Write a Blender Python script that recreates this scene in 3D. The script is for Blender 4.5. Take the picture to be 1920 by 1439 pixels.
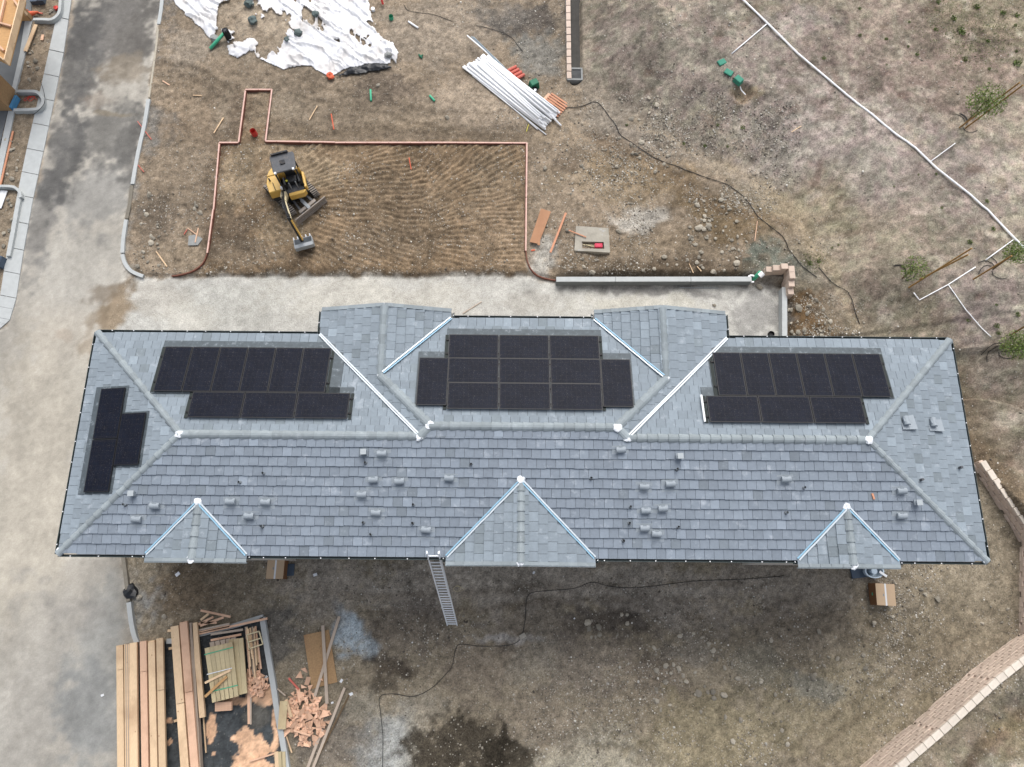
import bpy, bmesh, math, random
import numpy as np
from mathutils import Matrix, Vector
random.seed(7)
rng = np.random.default_rng(7)
SC = bpy.context.scene
COL = SC.collection
for o in list(bpy.data.objects):
    bpy.data.objects.remove(o)

# ---------------------------------------------------------------- camera, sky, sun, exposure
TH, PH, RO, FPX, CAMH = 0.2770, -0.0020, 0.0090, 1331.0, 32.0
def rot3(th, ph, ro):
    c, s = math.cos, math.sin
    rx = np.array([[1,0,0],[0,c(th),-s(th)],[0,s(th),c(th)]])
    ry = np.array([[c(ph),0,s(ph)],[0,1,0],[-s(ph),0,c(ph)]])
    rz = np.array([[c(ro),-s(ro),0],[s(ro),c(ro),0],[0,0,1]])
    return rx @ ry @ rz
RC = rot3(TH, PH, RO)
cd = bpy.data.cameras.new('camera'); cam = bpy.data.objects.new('camera', cd); COL.objects.link(cam)
M4 = Matrix([list(RC[i]) + [0] for i in range(3)] + [[0,0,0,1]])
cam.rotation_euler = M4.to_euler(); cam.location = (0, 0, CAMH)
cd.sensor_width = 36; cd.lens = FPX / 1920 * 36; cd.clip_start = 0.5; cd.clip_end = 3000
SC.camera = cam
w = bpy.data.worlds.new('World'); SC.world = w; w.use_nodes = True
SUN_EL, SUN_AZ = math.radians(53), math.radians(8)       # azimuth from +Y (picture top) towards +X
nt = w.node_tree; nt.nodes.clear()
sky = nt.nodes.new('ShaderNodeTexSky'); sky.sky_type = 'NISHITA'; sky.sun_disc = False
sky.sun_elevation = SUN_EL; sky.sun_rotation = SUN_AZ; sky.air_density = 1.0; sky.dust_density = 4.0; sky.ozone_density = 1.0
hs = nt.nodes.new('ShaderNodeHueSaturation'); hs.inputs['Saturation'].default_value = 0.42
bg = nt.nodes.new('ShaderNodeBackground'); bg.inputs['Strength'].default_value = 0.15
ow = nt.nodes.new('ShaderNodeOutputWorld')
nt.links.new(sky.outputs[0], hs.inputs['Color']); nt.links.new(hs.outputs[0], bg.inputs[0]); nt.links.new(bg.outputs[0], ow.inputs[0])
sd = bpy.data.lights.new('sun', 'SUN'); sd.energy = 1.2; sd.angle = math.radians(42); sd.color = (1, 0.98, 0.955)
sun = bpy.data.objects.new('sun', sd); COL.objects.link(sun)
dirv = Vector((math.sin(SUN_AZ)*math.cos(SUN_EL), math.cos(SUN_AZ)*math.cos(SUN_EL), math.sin(SUN_EL)))
sun.rotation_euler = dirv.to_track_quat('Z', 'Y').to_euler(); sun.location = (0, 10, 60)
SC.view_settings.view_transform = 'Standard'; SC.view_settings.look = 'None'
SC.view_settings.exposure = 0.65; SC.view_settings.gamma = 1; SC.view_settings.use_curve_mapping = False

# ---------------------------------------------------------------- measuring helpers
def ray(px, py):
    d = RC @ np.array([(px - 960) / FPX, -(py - 719.5) / FPX, -1.0])
    return d
def G(px, py, z=0.0):                                    # world point seen at photo pixel, at height z
    d = ray(px, py); t = (z - CAMH) / d[2]
    return (d[0]*t, d[1]*t, z)
def V(*a): return Vector(a)
K = 0.75
def lin(r, g, b, k=K):
    l_ = .3*r+.5*g+.2*b; r, g, b = (l_+(c-l_)*.9 for c in (r, g, b))
    f = lambda c: ((c/255+0.055)/1.055)**2.4 if c/255 > 0.04045 else c/255/12.92
    return np.array([f(r)*k, f(g)*k, f(b)*k])

def soil(r, g, b):                                       # soils are greyer than a first glance suggests
    l_ = .33*r+.42*g+.25*b; return lin(*(l_+(c-l_)*1.03 for c in (r, g, b)))
# ---------------------------------------------------------------- value noise in numpy
_lat = {}
def vn(x, y, sc, seed):
    if seed not in _lat: _lat[seed] = np.random.default_rng(seed).random((256, 256))
    L = _lat[seed]; X = np.asarray(x)/sc + 57.3*seed; Y = np.asarray(y)/sc + 31.7*seed
    xi = np.floor(X).astype(int); yi = np.floor(Y).astype(int)
    fx = X - xi; fy = Y - yi; fx = fx*fx*(3-2*fx); fy = fy*fy*(3-2*fy)
    a = L[xi & 255, yi & 255]; b = L[(xi+1) & 255, yi & 255]; c = L[xi & 255, (yi+1) & 255]; d = L[(xi+1) & 255, (yi+1) & 255]
    return (a*(1-fx)+b*fx)*(1-fy) + (c*(1-fx)+d*fx)*fy - 0.5
def fbm(x, y, sc, seed, n=4, g=0.5):
    r = 0; a = 1.0
    for i in range(n):
        r = r + a*vn(x, y, sc/2**i, seed+i); a *= g
    return r
def ss(t):
    t = np.clip(t, 0, 1); return t*t*(3-2*t)
def segd(x, y, pts):                                     # distance to a polyline
    d = np.full(np.shape(x), 1e9)
    for (ax, ay), (bx, by) in zip(pts[:-1], pts[1:]):
        vx, vy = bx-ax, by-ay; L = vx*vx+vy*vy + 1e-9
        t = np.clip(((x-ax)*vx+(y-ay)*vy)/L, 0, 1)
        d = np.minimum(d, np.hypot(x-ax-t*vx, y-ay-t*vy))
    return d
def inside(x, y, pts):
    r = np.zeros(np.shape(x), bool); n = len(pts)
    for i in range(n):
        (ax, ay), (bx, by) = pts[i], pts[(i+1) % n]
        if ay == by: continue
        c = ((ay > y) != (by > y)) & (x < (bx-ax)*(y-ay)/(by-ay)+ax)
        r ^= c
    return r
def sdist(x, y, pts):                                    # + inside
    d = segd(x, y, list(pts)+[pts[0]])
    return np.where(inside(x, y, pts), d, -d)
def P(lst, z=0.0): return [G(a, b, z)[:2] for a, b in lst]

# ---------------------------------------------------------------- ground shape
TOE = P([(1063,-60),(1065,60),(1068,168),(1180,235),(1290,310),(1400,350),(1475,420),(1515,480),(1512,540),(1560,610),(1700,700),(1800,790),(1822,872)])
WALL_E = P([(1822,872),(1875,957),(1911,1017),(1911,1187),(1815,1261),(1715,1351),(1610,1439),(1540,1500)])
HILL = TOE[:-1] + WALL_E + [(40,-14),(60,-14),(60,60),(TOE[0][0],60)]
WALL_N = P([(1057,-80),(1059,60),(1061,162)])
DITCH = P([(1077,-80),(1079,60),(1079,135)], 1.0)
PAD = P([(395,478),(400,400),(413,267),(450,267),(462,170),(508,170),(497,267),(986,268),(984,470),(990,513),(380,513)])
UPLOT = P([(303,-40),(296,50),(279,185),(262,265),(247,345),(233,440),(231,476),(243,500),(270,517),(330,519),(520,518),(985,517),(1005,515),(1045,524),(1300,524),(1425,528),(1470,535),(1475,640),(1520,640),(2600,560),(2600,-60),(300,-60)])
LANE = P([(255,522),(330,521),(520,520),(985,519),(1040,530),(1425,535),(1465,548),(1470,700),(150,720),(200,560)])
ROAD = P([(140,-40),(118,100),(88,250),(60,370),(40,470),(27,560),(10,612),(-60,640),(-300,900),(-300,1500),(290,1500),(256,1205),(245,1170),(240,1110),(228,1040),(120,1040),(190,640),(236,518),(231,476),(233,440),(247,345),(262,265),(279,185),(296,50),(303,-40)])
YARD = P([(228,1030),(240,1110),(246,1170),(256,1203),(330,1203),(500,1155),(545,1500),(1700,1500),(1911,1187),(1911,1000),(1822,872)])
PEN = P([(256,1210),(327,1200),(370,1190),(493,1158),(541,1450),(250,1450)])
BANK = P([(1060,240),(1200,190),(1330,300),(1480,420),(1600,560),(1590,640),(1480,640),(1478,515),(1100,508),(1040,380)], .3)
PIT = G(1398, 168, 2.2)
def height(x, y):
    x = np.asarray(x, float); y = np.asarray(y, float)
    h = np.zeros(x.shape)
    # upper lot
    du = sdist(x, y, UPLOT)
    h = h + 0.10*ss((du+0.02)/0.12) + 0.05*ss(du/1.5)*(1+fbm(x, y, 2.2, 3, 4)*1.6)
    # bank north of the low kerb wall
    b = P([(1045,523),(1300,523),(1425,527),(1475,540),(1477,660),(2700,700),(2700,-60),(1000,-60),(1000,470)])
    db = sdist(x, y, b); q0 = G(1045,523); wn = ss((x-q0[0]+.3)/1.0)*ss(1-(y-q0[1]-2.0)/2.0)
    dw = segd(x, y, P([(1045,523),(1300,523),(1425,527),(1475,540),(1477,660)]))
    h = h + np.where(db > 0, 0.34*np.where((dw < 1.4), ss(db/0.3), 1)*ss((x-G(1000,400)[0])/2.2), 0)
    # hill
    dn = segd(x, y, TOE); hd = sdist(x, y, HILL)
    ins = hd > 0
    wallh = 1.55*ss((dn+0.9)/4.2)
    nat = 1.5*ss(dn/4.5)
    wall_near = segd(x, y, WALL_E)
    side = np.minimum(segd(x, y, WALL_N[:3]), 99)
    h = h + np.where(ins, np.where(wall_near < 3.0, np.maximum(nat, wallh), nat)*ss((wall_near-0.10)/0.09) + 0.055*np.clip(hd, 0, 40)*ss(dn/6)*ss((wall_near-0.10)/0.09), 0)
    # ditch behind the north wall
    dd = segd(x, y, DITCH)
    h = np.where(ins, h - 0.30*(1-ss((dd-0.25)/0.2)), h)
    # soil mound under the white sheeting
    m = G(560, 30)
    h = h + 0.45*np.exp(-(((x-m[0])/4.2)**2 + ((y-m[1])/2.6)**2)) 
    # footing trench look: dark dip north of the formwork
    t = P([(505,255),(985,255)])
    h = h - 0.07*np.exp(-(segd(x, y, t)/0.45)**2)
    h = h + 0.07*np.exp(-(segd(x, y, P([(395,478),(410,500),(985,508)]))/0.35)**2)
    # valve pit and small holes
    h = h - 0.35*(1-ss((np.hypot((x-PIT[0]), (y-PIT[1])*1.0)-0.25)/0.28))
    for (px, py, r, dz) in ((290,425,1.0,-.16),(1070,318,.5,-.12),(850,1400,3.2,.18),(770,1270,1.2,-.05),(1440,490,1.1,-.15)):
        q = G(px, py); h = h + dz*np.exp(-(((x-q[0])**2+(y-q[1])**2)/r**2))
    return h
RUTS = []
for pxs, ofs in (([(560,1106),(760,1116),(900,1110),(1100,1088),(1400,1096)], ((0,0),(4,30))), ([(960,1445),(1010,1400),(1090,1372),(1180,1380),(1240,1420)], ((0,0),(10,26))), ([(1165,1290),(1200,1350),(1196,1445)], ((0,0),(26,0))),
                 ([(1290,1150),(1420,1180),(1560,1150),(1700,1190)], ((0,0),(-6,30))), ([(640,1270),(720,1250),(800,1275)], ((0,0),(6,22))), ([(1400,1440),(1500,1400),(1640,1290),(1800,1160)], ((0,0),(22,24))),
                 ([(296,120),(345,124),(390,140),(430,172)], ((0,0),(-6,22))), ([(560,150),(700,190),(840,214),(1000,214)], ((0,0),(-8,26))), ([(1090,235),(1200,300),(1300,360),(1420,400)], ((0,0),(-14,26)))):
    for o_ in ofs: RUTS.append(P([(a_+o_[0], b_+o_[1]) for a_, b_ in pxs], .15))
def ruts(x, y):
    d = np.full(np.shape(x), 9.0)
    for r_ in RUTS: d = np.minimum(d, segd(x+.18*vn(x, y, 1.2, 222), y+.18*vn(x, y, 1.2, 223), r_))
    return np.exp(-(d/.16)**2)*ss(.7+1.6*vn(x, y, 1.6, 221))
def noise_relief(x, y):
    rough = ss((sdist(x, y, UPLOT))/0.3)
    dr = np.maximum(sdist(x, y, ROAD), sdist(x, y, LANE))
    soft = 1 - ss((dr+0.15)/0.3)                          # 0 on road and lane
    n = 0.07*fbm(x, y, 0.9, 11, 4) + 0.06*fbm(x, y, 0.25, 21, 2)
    h = n*(0.12+0.88*soft)
    # bulldozed grouser ridges on the pad
    dp = ss(sdist(x, y, PAD)/0.3)
    def fan(c, rmin, rmax, seed, a0, a1):
        wx = x + 0.35*vn(x, y, 1.5, seed); wy = y + 0.35*vn(x, y, 1.5, seed+1)
        r = np.hypot(wx-c[0], wy-c[1]); th = np.arctan2(wy-c[1], wx-c[0])
        band = np.floor(r/1.3); rm = (band+0.5)*1.3
        N = np.round(2*np.pi*rm/0.27)
        s = np.sin(N*th + band*2.1 + 1.5*vn(x, y, 0.9, seed+2))
        a = ss((r-rmin)/0.5)*(1-ss((r-rmax)/0.8))*ss((th-a0)/0.2)*(1-ss((th-a1)/0.2))
        a = a*ss(0.5+2.2*vn(x, y, 1.1, seed+3)+0.35)
        return s, a
    s1, a1 = fan(G(455,385), 1.6, 9.0, 41, -1.3, 1.3)
    s2, a2 = fan(G(690,440), 3.2, 8.5, 51, -1.0, 1.2)
    a2 = a2*ss((x-G(760,400)[0])/1.0)
    a1 = a1*(1-ss((x-G(800,400)[0])/1.0))
    h = h + dp*0.075*(np.power(0.5+0.5*s1, 1.5)*a1 + np.power(0.5+0.5*s2, 1.5)*a2)
    # tyre and track lines: fine ribs on gravel lane and yard
    lane = ss(sdist(x, y, LANE)/0.5)
    h = h + lane*0.006*np.sin((x*0.8+y*1.1+0.8*vn(x, y, 2, 61))*26)*ss(vn(x, y, 2.0, 62)*3+0.4)
    yd = ss(sdist(x, y, YARD)/0.6)
    h = h + yd*0.014*np.sin((x*0.95-y*0.45+1.6*vn(x, y, 2.5, 63))*20)*ss(vn(x, y, 1.8, 64)*4)
    rt = ruts(x, y); h = h - .05*rt + rt*.012*np.sin((x*1.0+y*.6)*34)
    bk_ = ss(sdist(x, y, BANK)/1.0); h = h + bk_*(.26*fbm(x, y, 2.1, 231, 3)+.12*np.abs(vn(x, y, .8, 232)))
    hi = ss(sdist(x, y, HILL)/0.8)
    h = h + hi*0.035*fbm(x, y, 0.5, 71, 3)
    return h
def hz(x, y):                                            # height of the finished ground mesh
    u = min(max((x-gx[0])/STEP, 0), len(gx)-1.001); v = min(max((y-gy[0])/STEP, 0), len(gy)-1.001); i, j = int(u), int(v); u -= i; v -= j
    return float((ZG[j,i]*(1-u)+ZG[j,i+1]*u)*(1-v)+(ZG[j+1,i]*(1-u)+ZG[j+1,i+1]*u)*v)
def T(px, py, dz=0.0):                                   # point on the terrain seen at a photo pixel
    z = 0.0
    for _ in range(9):
        p = G(px, py, z); z = 0.5*z + 0.5*(hz(p[0], p[1])+dz)
    p = G(px, py, z)
    return Vector((p[0], p[1], hz(p[0], p[1])+dz))
def mpx(px, py):                                         # metres per photo pixel on the ground there
    a = T(px, py); b = G(px+10, py, a.z)
    return abs(b[0]-a.x)/10

# ---------------------------------------------------------------- materials
def mat(name, col, rough=0.8, var=0.12, scale=6.0, bump=0.0, metal=0.0, spec=0.3, attr=None, stretch=None, objvar=0.0, k=1.0):
    m = bpy.data.materials.new(name); m.use_nodes = True
    n = m.node_tree.nodes; l = m.node_tree.links; b = n['Principled BSDF']
    b.inputs['Roughness'].default_value = rough; b.inputs['Metallic'].default_value = metal
    b.inputs['Specular IOR Level'].default_value = spec
    tc = n.new('ShaderNodeTexCoord'); src = tc.outputs['Object']
    if stretch:
        mp = n.new('ShaderNodeMapping'); mp.inputs['Scale'].default_value = stretch
        l.new(src, mp.inputs[0]); src = mp.outputs[0]
    nz = n.new('ShaderNodeTexNoise'); nz.inputs['Scale'].default_value = scale; nz.inputs['Detail'].default_value = 6; nz.inputs['Roughness'].default_value = 0.65
    l.new(src, nz.inputs['Vector'])
    mr = n.new('ShaderNodeMapRange'); mr.inputs['From Min'].default_value = 0.25; mr.inputs['From Max'].default_value = 0.75
    mr.inputs['To Min'].default_value = 1-var; mr.inputs['To Max'].default_value = 1+var
    l.new(nz.outputs['Fac'], mr.inputs['Value'])
    fac = mr.outputs[0]
    if objvar:
        oi = n.new('ShaderNodeObjectInfo'); r2 = n.new('ShaderNodeMapRange')
        r2.inputs['To Min'].default_value = 1-objvar; r2.inputs['To Max'].default_value = 1+objvar
        l.new(oi.outputs['Random'], r2.inputs['Value'])
        mm = n.new('ShaderNodeMath'); mm.operation = 'MULTIPLY'; l.new(fac, mm.inputs[0]); l.new(r2.outputs[0], mm.inputs[1]); fac = mm.outputs[0]
    vm = n.new('ShaderNodeVectorMath'); vm.operation = 'SCALE'
    if attr:
        at = n.new('ShaderNodeAttribute'); at.attribute_name = attr
        l.new(at.outputs['Color'], vm.inputs[0])
    else:
        c = n.new('ShaderNodeRGB'); c.outputs[0].default_value = (col[0]*k, col[1]*k, col[2]*k, 1); l.new(c.outputs[0], vm.inputs[0])
    l.new(fac, vm.inputs['Scale']); l.new(vm.outputs[0], b.inputs['Base Color'])
    if bump:
        bp = n.new('ShaderNodeBump'); bp.inputs['Strength'].default_value = 0.6; bp.inputs['Distance'].default_value = bump
        l.new(nz.outputs['Fac'], bp.inputs['Height']); l.new(bp.outputs[0], b.inputs['Normal'])
    return m
M = {}
def knots(m):
    n = m.node_tree.nodes; l = m.node_tree.links; b = n['Principled BSDF']; old = b.inputs['Base Color'].links[0].from_socket
    tc = n.new('ShaderNodeTexCoord'); oi = n.new('ShaderNodeObjectInfo'); ad = n.new('ShaderNodeVectorMath'); ad.operation = 'ADD'; l.new(tc.outputs['Object'], ad.inputs[0]); l.new(oi.outputs['Location'], ad.inputs[1])
    t = n.new('ShaderNodeTexVoronoi'); t.inputs['Scale'].default_value = 2.6; l.new(ad.outputs[0], t.inputs['Vector'])
    r = n.new('ShaderNodeMapRange'); r.inputs['From Min'].default_value = .05; r.inputs['From Max'].default_value = .10; r.inputs['To Min'].default_value = .65; r.inputs['To Max'].default_value = 0; l.new(t.outputs['Distance'], r.inputs['Value'])
    t2 = n.new('ShaderNodeTexNoise'); t2.inputs['Scale'].default_value = 1.1; t2.inputs['Detail'].default_value = 4; l.new(ad.outputs[0], t2.inputs['Vector'])
    r2 = n.new('ShaderNodeMapRange'); r2.inputs['From Min'].default_value = .5; r2.inputs['From Max'].default_value = .75; r2.inputs['To Max'].default_value = .45; l.new(t2.outputs['Fac'], r2.inputs['Value'])
    mxm = n.new('ShaderNodeMath'); mxm.operation = 'MAXIMUM'; l.new(r.outputs[0], mxm.inputs[0]); l.new(r2.outputs[0], mxm.inputs[1])
    mx = n.new('ShaderNodeMix'); mx.data_type = 'RGBA'; l.new(mxm.outputs[0], mx.inputs['Factor']); l.new(old, mx.inputs[6]); mx.inputs[7].default_value = (*lin(150,104,76), 1); l.new(mx.outputs[2], b.inputs['Base Color'])
def mk(key, rgb, **kw): M[key] = mat(key, lin(*rgb), **kw); return M[key]
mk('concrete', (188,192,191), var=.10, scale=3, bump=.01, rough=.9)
mk('concrete_shade', (128,134,136), var=.14, scale=2, bump=.01, rough=.9)  # low wall front: same concrete, its shade put into the colour
mk('dark_slab', (112,116,118), var=.10, scale=2, rough=.85)
mk('white_pvc', (250,251,252), var=.03, rough=.5, k=1.2)
mk('grey_pvc', (150,165,175), var=.06, rough=.5)
mk('lumber', (236,202,160), var=.16, scale=5, stretch=(8,1,8), objvar=.12, rough=.75)
mk('lumber_pink', (236,190,156), var=.12, scale=5, stretch=(8,1,8), objvar=.10, rough=.75)
mk('lumber_grey', (190,172,154), var=.16, scale=5, stretch=(8,1,8), objvar=.12, rough=.8)
mk('lumber_green', (206,188,146), var=.18, scale=6, stretch=(8,1,8), objvar=.14, rough=.8)
mk('offcut', (240,192,158), var=.08, objvar=.3, rough=.75)
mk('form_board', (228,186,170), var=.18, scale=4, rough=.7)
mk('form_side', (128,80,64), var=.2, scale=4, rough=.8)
mk('orange_lumber', (214,148,112), var=.10, scale=4, rough=.7)
mk('ply_brown', (182,132,96), var=.12, scale=3, rough=.75)
mk('osb', (176,140,98), var=.22, scale=14, rough=.8)
mk('ply_orange', (206,158,102), var=.16, scale=4, stretch=(1,4,1), rough=.75)
mk('green_pipe', (70,190,145), var=.06, rough=.5)
mk('green_box', (38,120,88), var=.12, rough=.6)
mk('green_lid', (62,150,124), var=.10, rough=.7)
mk('black', (28,28,30), var=.1, rough=.6)
mk('black_plastic', (36,38,42), var=.2, scale=8, rough=.35)
mk('hose', (34,36,40), var=.1, rough=.6)
mk('red', (232,70,62), var=.08, rough=.6)
mk('pink_red', (222,60,88), var=.08, rough=.6)
mk('salmon', (222,112,96), var=.1, rough=.7)
mk('orange', (228,98,60), var=.08, rough=.6)
mk('blue', (80,150,200), var=.1, rough=.6)
mk('yellow_paint', (232,184,84), var=.06, rough=.4, spec=.5)
mk('cream', (222,206,164), var=.1, rough=.5)
mk('yellow', (214,206,60), var=.06, rough=.6)
mk('machine_black', (42,44,48), var=.25, scale=10, rough=.6)
mk('machine_grey', (92,94,98), var=.2, scale=8, rough=.6)
mk('rubber', (56,54,52), var=.2, scale=12, rough=.85)
mk('dusty_steel', (158,148,138), var=.2, scale=8, rough=.6)
mk('steel', (166,172,176), var=.15, scale=8, rough=.5, metal=.15)
mk('aluminium', (232,236,240), var=.06, rough=.5, metal=.1, k=1.2)
mk('white_paint', (240,242,244), var=.06, rough=.6)
mk('mortar', (236,240,244), var=.08, scale=20, rough=.9)
mk('valley_metal', (222,232,238), var=.08, rough=.45, metal=.2)
mk('valley_blue', (150,196,222), var=.08, rough=.5)
mk('gutter', (62,74,74), var=.08, rough=.5)
mk('gutter_inside', (40,48,46), var=.1, rough=.7)
mk('stucco', (206,198,186), var=.05, scale=20, rough=.9)
mk('window_glass', (52,62,72), var=.03, rough=.08, spec=.6)
mk('tile_grey', (132,146,160), var=.10, scale=7, bump=.006, rough=.75, attr='tint')
mk('ridge_tile', (146,156,160), var=.10, scale=6, objvar=.12, rough=.75)
mk('underlay', (52,58,64), var=.05)
mk('flashing', (84,94,100), var=.3, scale=5, rough=.6)
mk('vent', (152,162,170), var=.06, rough=.6)
mk('vent_pipe', (172,180,184), var=.06, rough=.5)
mk('cardboard', (206,176,142), var=.06, scale=3, rough=.85)
mk('cardboard_shade', (140,96,62), var=.08, scale=3, rough=.85)  # carton sides: same cardboard with their shade put into the colour
mk('paper', (236,238,240), var=.04, rough=.8)
mk('tub', (186,204,218), var=.05, rough=.5)
mk('tub_dark', (76,92,110), var=.1, rough=.5)
mk('block', (220,198,180), var=.12, scale=8, objvar=.10, bump=.01, rough=.9)
mk('cap_block', (224,212,196), var=.10, scale=8, objvar=.06, bump=.01, rough=.9)
mk('block_tan', (210,188,170), var=.10, scale=8, objvar=.08, rough=.9)
mk('sandstone', (162,154,138), var=.2, scale=6, objvar=.4, bump=.01, rough=.95)
mk('pebble', (150,142,128), var=.12, scale=8, attr='tint', rough=.95)
mk('bark', (112,92,68), var=.2, rough=.9)
mk('stake', (168,128,72), var=.2, scale=6, objvar=.1, rough=.85)
mk('leaf', (92,122,52), var=.25, attr='tint', rough=.7)
mk('vault', (170,164,150), var=.22, scale=2.5, bump=.01, rough=.9)
mk('grate', (120,122,122), var=.15, rough=.7)
mk('ditch', (78,76,72), var=.25, scale=3, bump=.01, rough=.9)
mk('sheeting', (250,250,252), var=.05, rough=.55, attr='tint')
mk('gravel_grey', (150,152,150), var=.1, rough=.9)

for q_ in ('lumber','lumber_pink','lumber_green','osb'): knots(M[q_])
# ---------------------------------------------------------------- mesh helpers
def mesh_obj(name, verts, faces, m=None, parent=None, smooth=False):
    me = bpy.data.meshes.new(name); me.from_pydata([tuple(v) for v in verts], [], faces)
    if m: me.materials.append(m)
    if smooth: me.polygons.foreach_set('use_smooth', [True]*len(me.polygons))
    me.update()
    o = bpy.data.objects.new(name, me); COL.objects.link(o)
    if parent: o.parent = parent
    return o
def tag(o, label=None, cat=None, group=None, kind=None):
    if label: o['label'] = label
    if cat: o['category'] = cat
    if group: o['group'] = group
    if kind: o['kind'] = kind
    return o
def empty(name, loc=(0,0,0), rz=0.0):
    o = bpy.data.objects.new(name, None); COL.objects.link(o); o.location = loc; o.rotation_euler = (0,0,rz); o.empty_display_size = .1
    return o
class MB:
    def __init__(s): s.v = []; s.f = []
    def add(s, vs, fs):
        n = len(s.v); s.v += [tuple(v) for v in vs]; s.f += [tuple(i+n for i in f) for f in fs]; return s
    def box(s, c, d, rz=0.0, taper=1.0):
        x, y, z = d[0]/2, d[1]/2, d[2]/2; vs = []
        for k, t in ((-1, 1), (1, taper)):
            for i, j in ((-1,-1),(1,-1),(1,1),(-1,1)):
                a, b = i*x*t, j*y*t
                vs.append((c[0]+a*math.cos(rz)-b*math.sin(rz), c[1]+a*math.sin(rz)+b*math.cos(rz), c[2]+k*z))
        return s.add(vs, [(3,2,1,0),(4,5,6,7),(0,1,5,4),(1,2,6,5),(2,3,7,6),(3,0,4,7)])
    def bar(s, a, b, wd, ht, up=(0,0,1), wd2=None, ht2=None):     # a rectangular bar from a to b
        a = Vector(a); b = Vector(b); d = (b-a).normalized(); u = Vector(up)
        r = d.cross(u)
        if r.length < 1e-4: r = d.cross(Vector((0,1,0)))
        r.normalize(); u = r.cross(d).normalized()
        wd2 = wd if wd2 is None else wd2; ht2 = ht if ht2 is None else ht2; vs = []
        for p, ww, hh in ((a, wd, ht), (b, wd2, ht2)):
            for i, j in ((-1,-1),(1,-1),(1,1),(-1,1)): vs.append(p + r*i*ww/2 + u*j*hh/2)
        return s.add(vs, [(0,1,2,3),(7,6,5,4),(4,5,1,0),(5,6,2,1),(6,7,3,2),(7,4,0,3)])
    def tube(s, pts, r, n=8, cap=True, hollow=0.0):
        pts = [Vector(p) for p in pts]; base = len(s.v)
        rr = r if isinstance(r, (list, tuple)) else [r]*len(pts)
        for i, p in enumerate(pts):
            d = (pts[min(i+1, len(pts)-1)]-pts[max(i-1, 0)]).normalized()
            u = Vector((0,0,1)) if abs(d.z) < 0.9 else Vector((0,1,0))
            a = d.cross(u).normalized(); b = a.cross(d)
            for k in range(n):
                t = 2*math.pi*k/n; s.v.append(tuple(p + a*math.cos(t)*rr[i] + b*math.sin(t)*rr[i]))
        for i in range(len(pts)-1):
            for k in range(n):
                q = base+i*n; s.f.append((q+k, q+(k+1) % n, q+n+(k+1) % n, q+n+k))
        if cap:
            s.f.append(tuple(base+k for k in range(n))[::-1]); s.f.append(tuple(base+(len(pts)-1)*n+k for k in range(n)))
        return s
    def prism(s, pts, z0, z1):
        n = len(pts); a = 0
        for i in range(n): a += pts[i][0]*pts[(i+1) % n][1]-pts[(i+1) % n][0]*pts[i][1]
        if a < 0: pts = pts[::-1]
        vs = [(p[0], p[1], z0) for p in pts]+[(p[0], p[1], z1) for p in pts]
        fs = [tuple(range(n))[::-1], tuple(range(n, 2*n))]+[(i, (i+1) % n, n+(i+1) % n, n+i) for i in range(n)]
        return s.add(vs, fs)
    def build(s, name, m=None, parent=None, smooth=False): return mesh_obj(name, s.v, s.f, m, parent, smooth)
def bevel(o, wd=.02, seg=2):
    b = o.modifiers.new('bevel', 'BEVEL'); b.width = wd; b.segments = seg; b.limit_method = 'ANGLE'; return o
def set_tint(o, cols):
    a = o.data.color_attributes.new('tint', 'FLOAT_COLOR', 'POINT')
    arr = np.ones((len(o.data.vertices), 4), np.float32); arr[:, :3] = cols
    a.data.foreach_set('color', arr.ravel())
def strip(pxs, wpx, z0, z1, closed=False):                # ribbon solid following photo points measured on its centre line
    pts = [Vector(G(a, b, z1)) for a, b in pxs]
    return ribbon([(p.x, p.y) for p in pts], wpx, z0, z1)
def ribbon(pts, wd, z0, z1):
    m = MB(); n = len(pts); L = []; Rr = []
    for i in range(n):
        a = Vector(pts[max(i-1, 0)][:2]); b = Vector(pts[min(i+1, n-1)][:2]); d = (b-a).normalized(); q = Vector((-d.y, d.x))*wd/2
        p = Vector(pts[i][:2]); L.append(p+q); Rr.append(p-q)
    vs = []
    for i in range(n):
        za = z0[i] if isinstance(z0, list) else z0; zb = z1[i] if isinstance(z1, list) else z1
        vs += [(L[i].x, L[i].y, za), (Rr[i].x, Rr[i].y, za), (Rr[i].x, Rr[i].y, zb), (L[i].x, L[i].y, zb)]
    fs = [(0,1,2,3), tuple(4*(n-1)+k for k in (3,2,1,0))]
    for i in range(n-1):
        a = 4*i; b = a+4
        for k in range(4): fs.append((a+k, b+k, b+(k+1) % 4, a+(k+1) % 4))
    return m.add(vs, fs)
def smooth_line(pts, n=4):                                # Catmull-Rom
    out = []; q = [Vector(p) for p in pts]
    for i in range(len(q)-1):
        p0 = q[max(i-1, 0)]; p1 = q[i]; p2 = q[i+1]; p3 = q[min(i+2, len(q)-1)]
        for k in range(n):
            t = k/n; out.append(0.5*((2*p1)+(p2-p0)*t+(2*p0-5*p1+4*p2-p3)*t*t+(3*p1-p0-3*p2+p3)*t**3))
    out.append(q[-1]); return out

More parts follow.
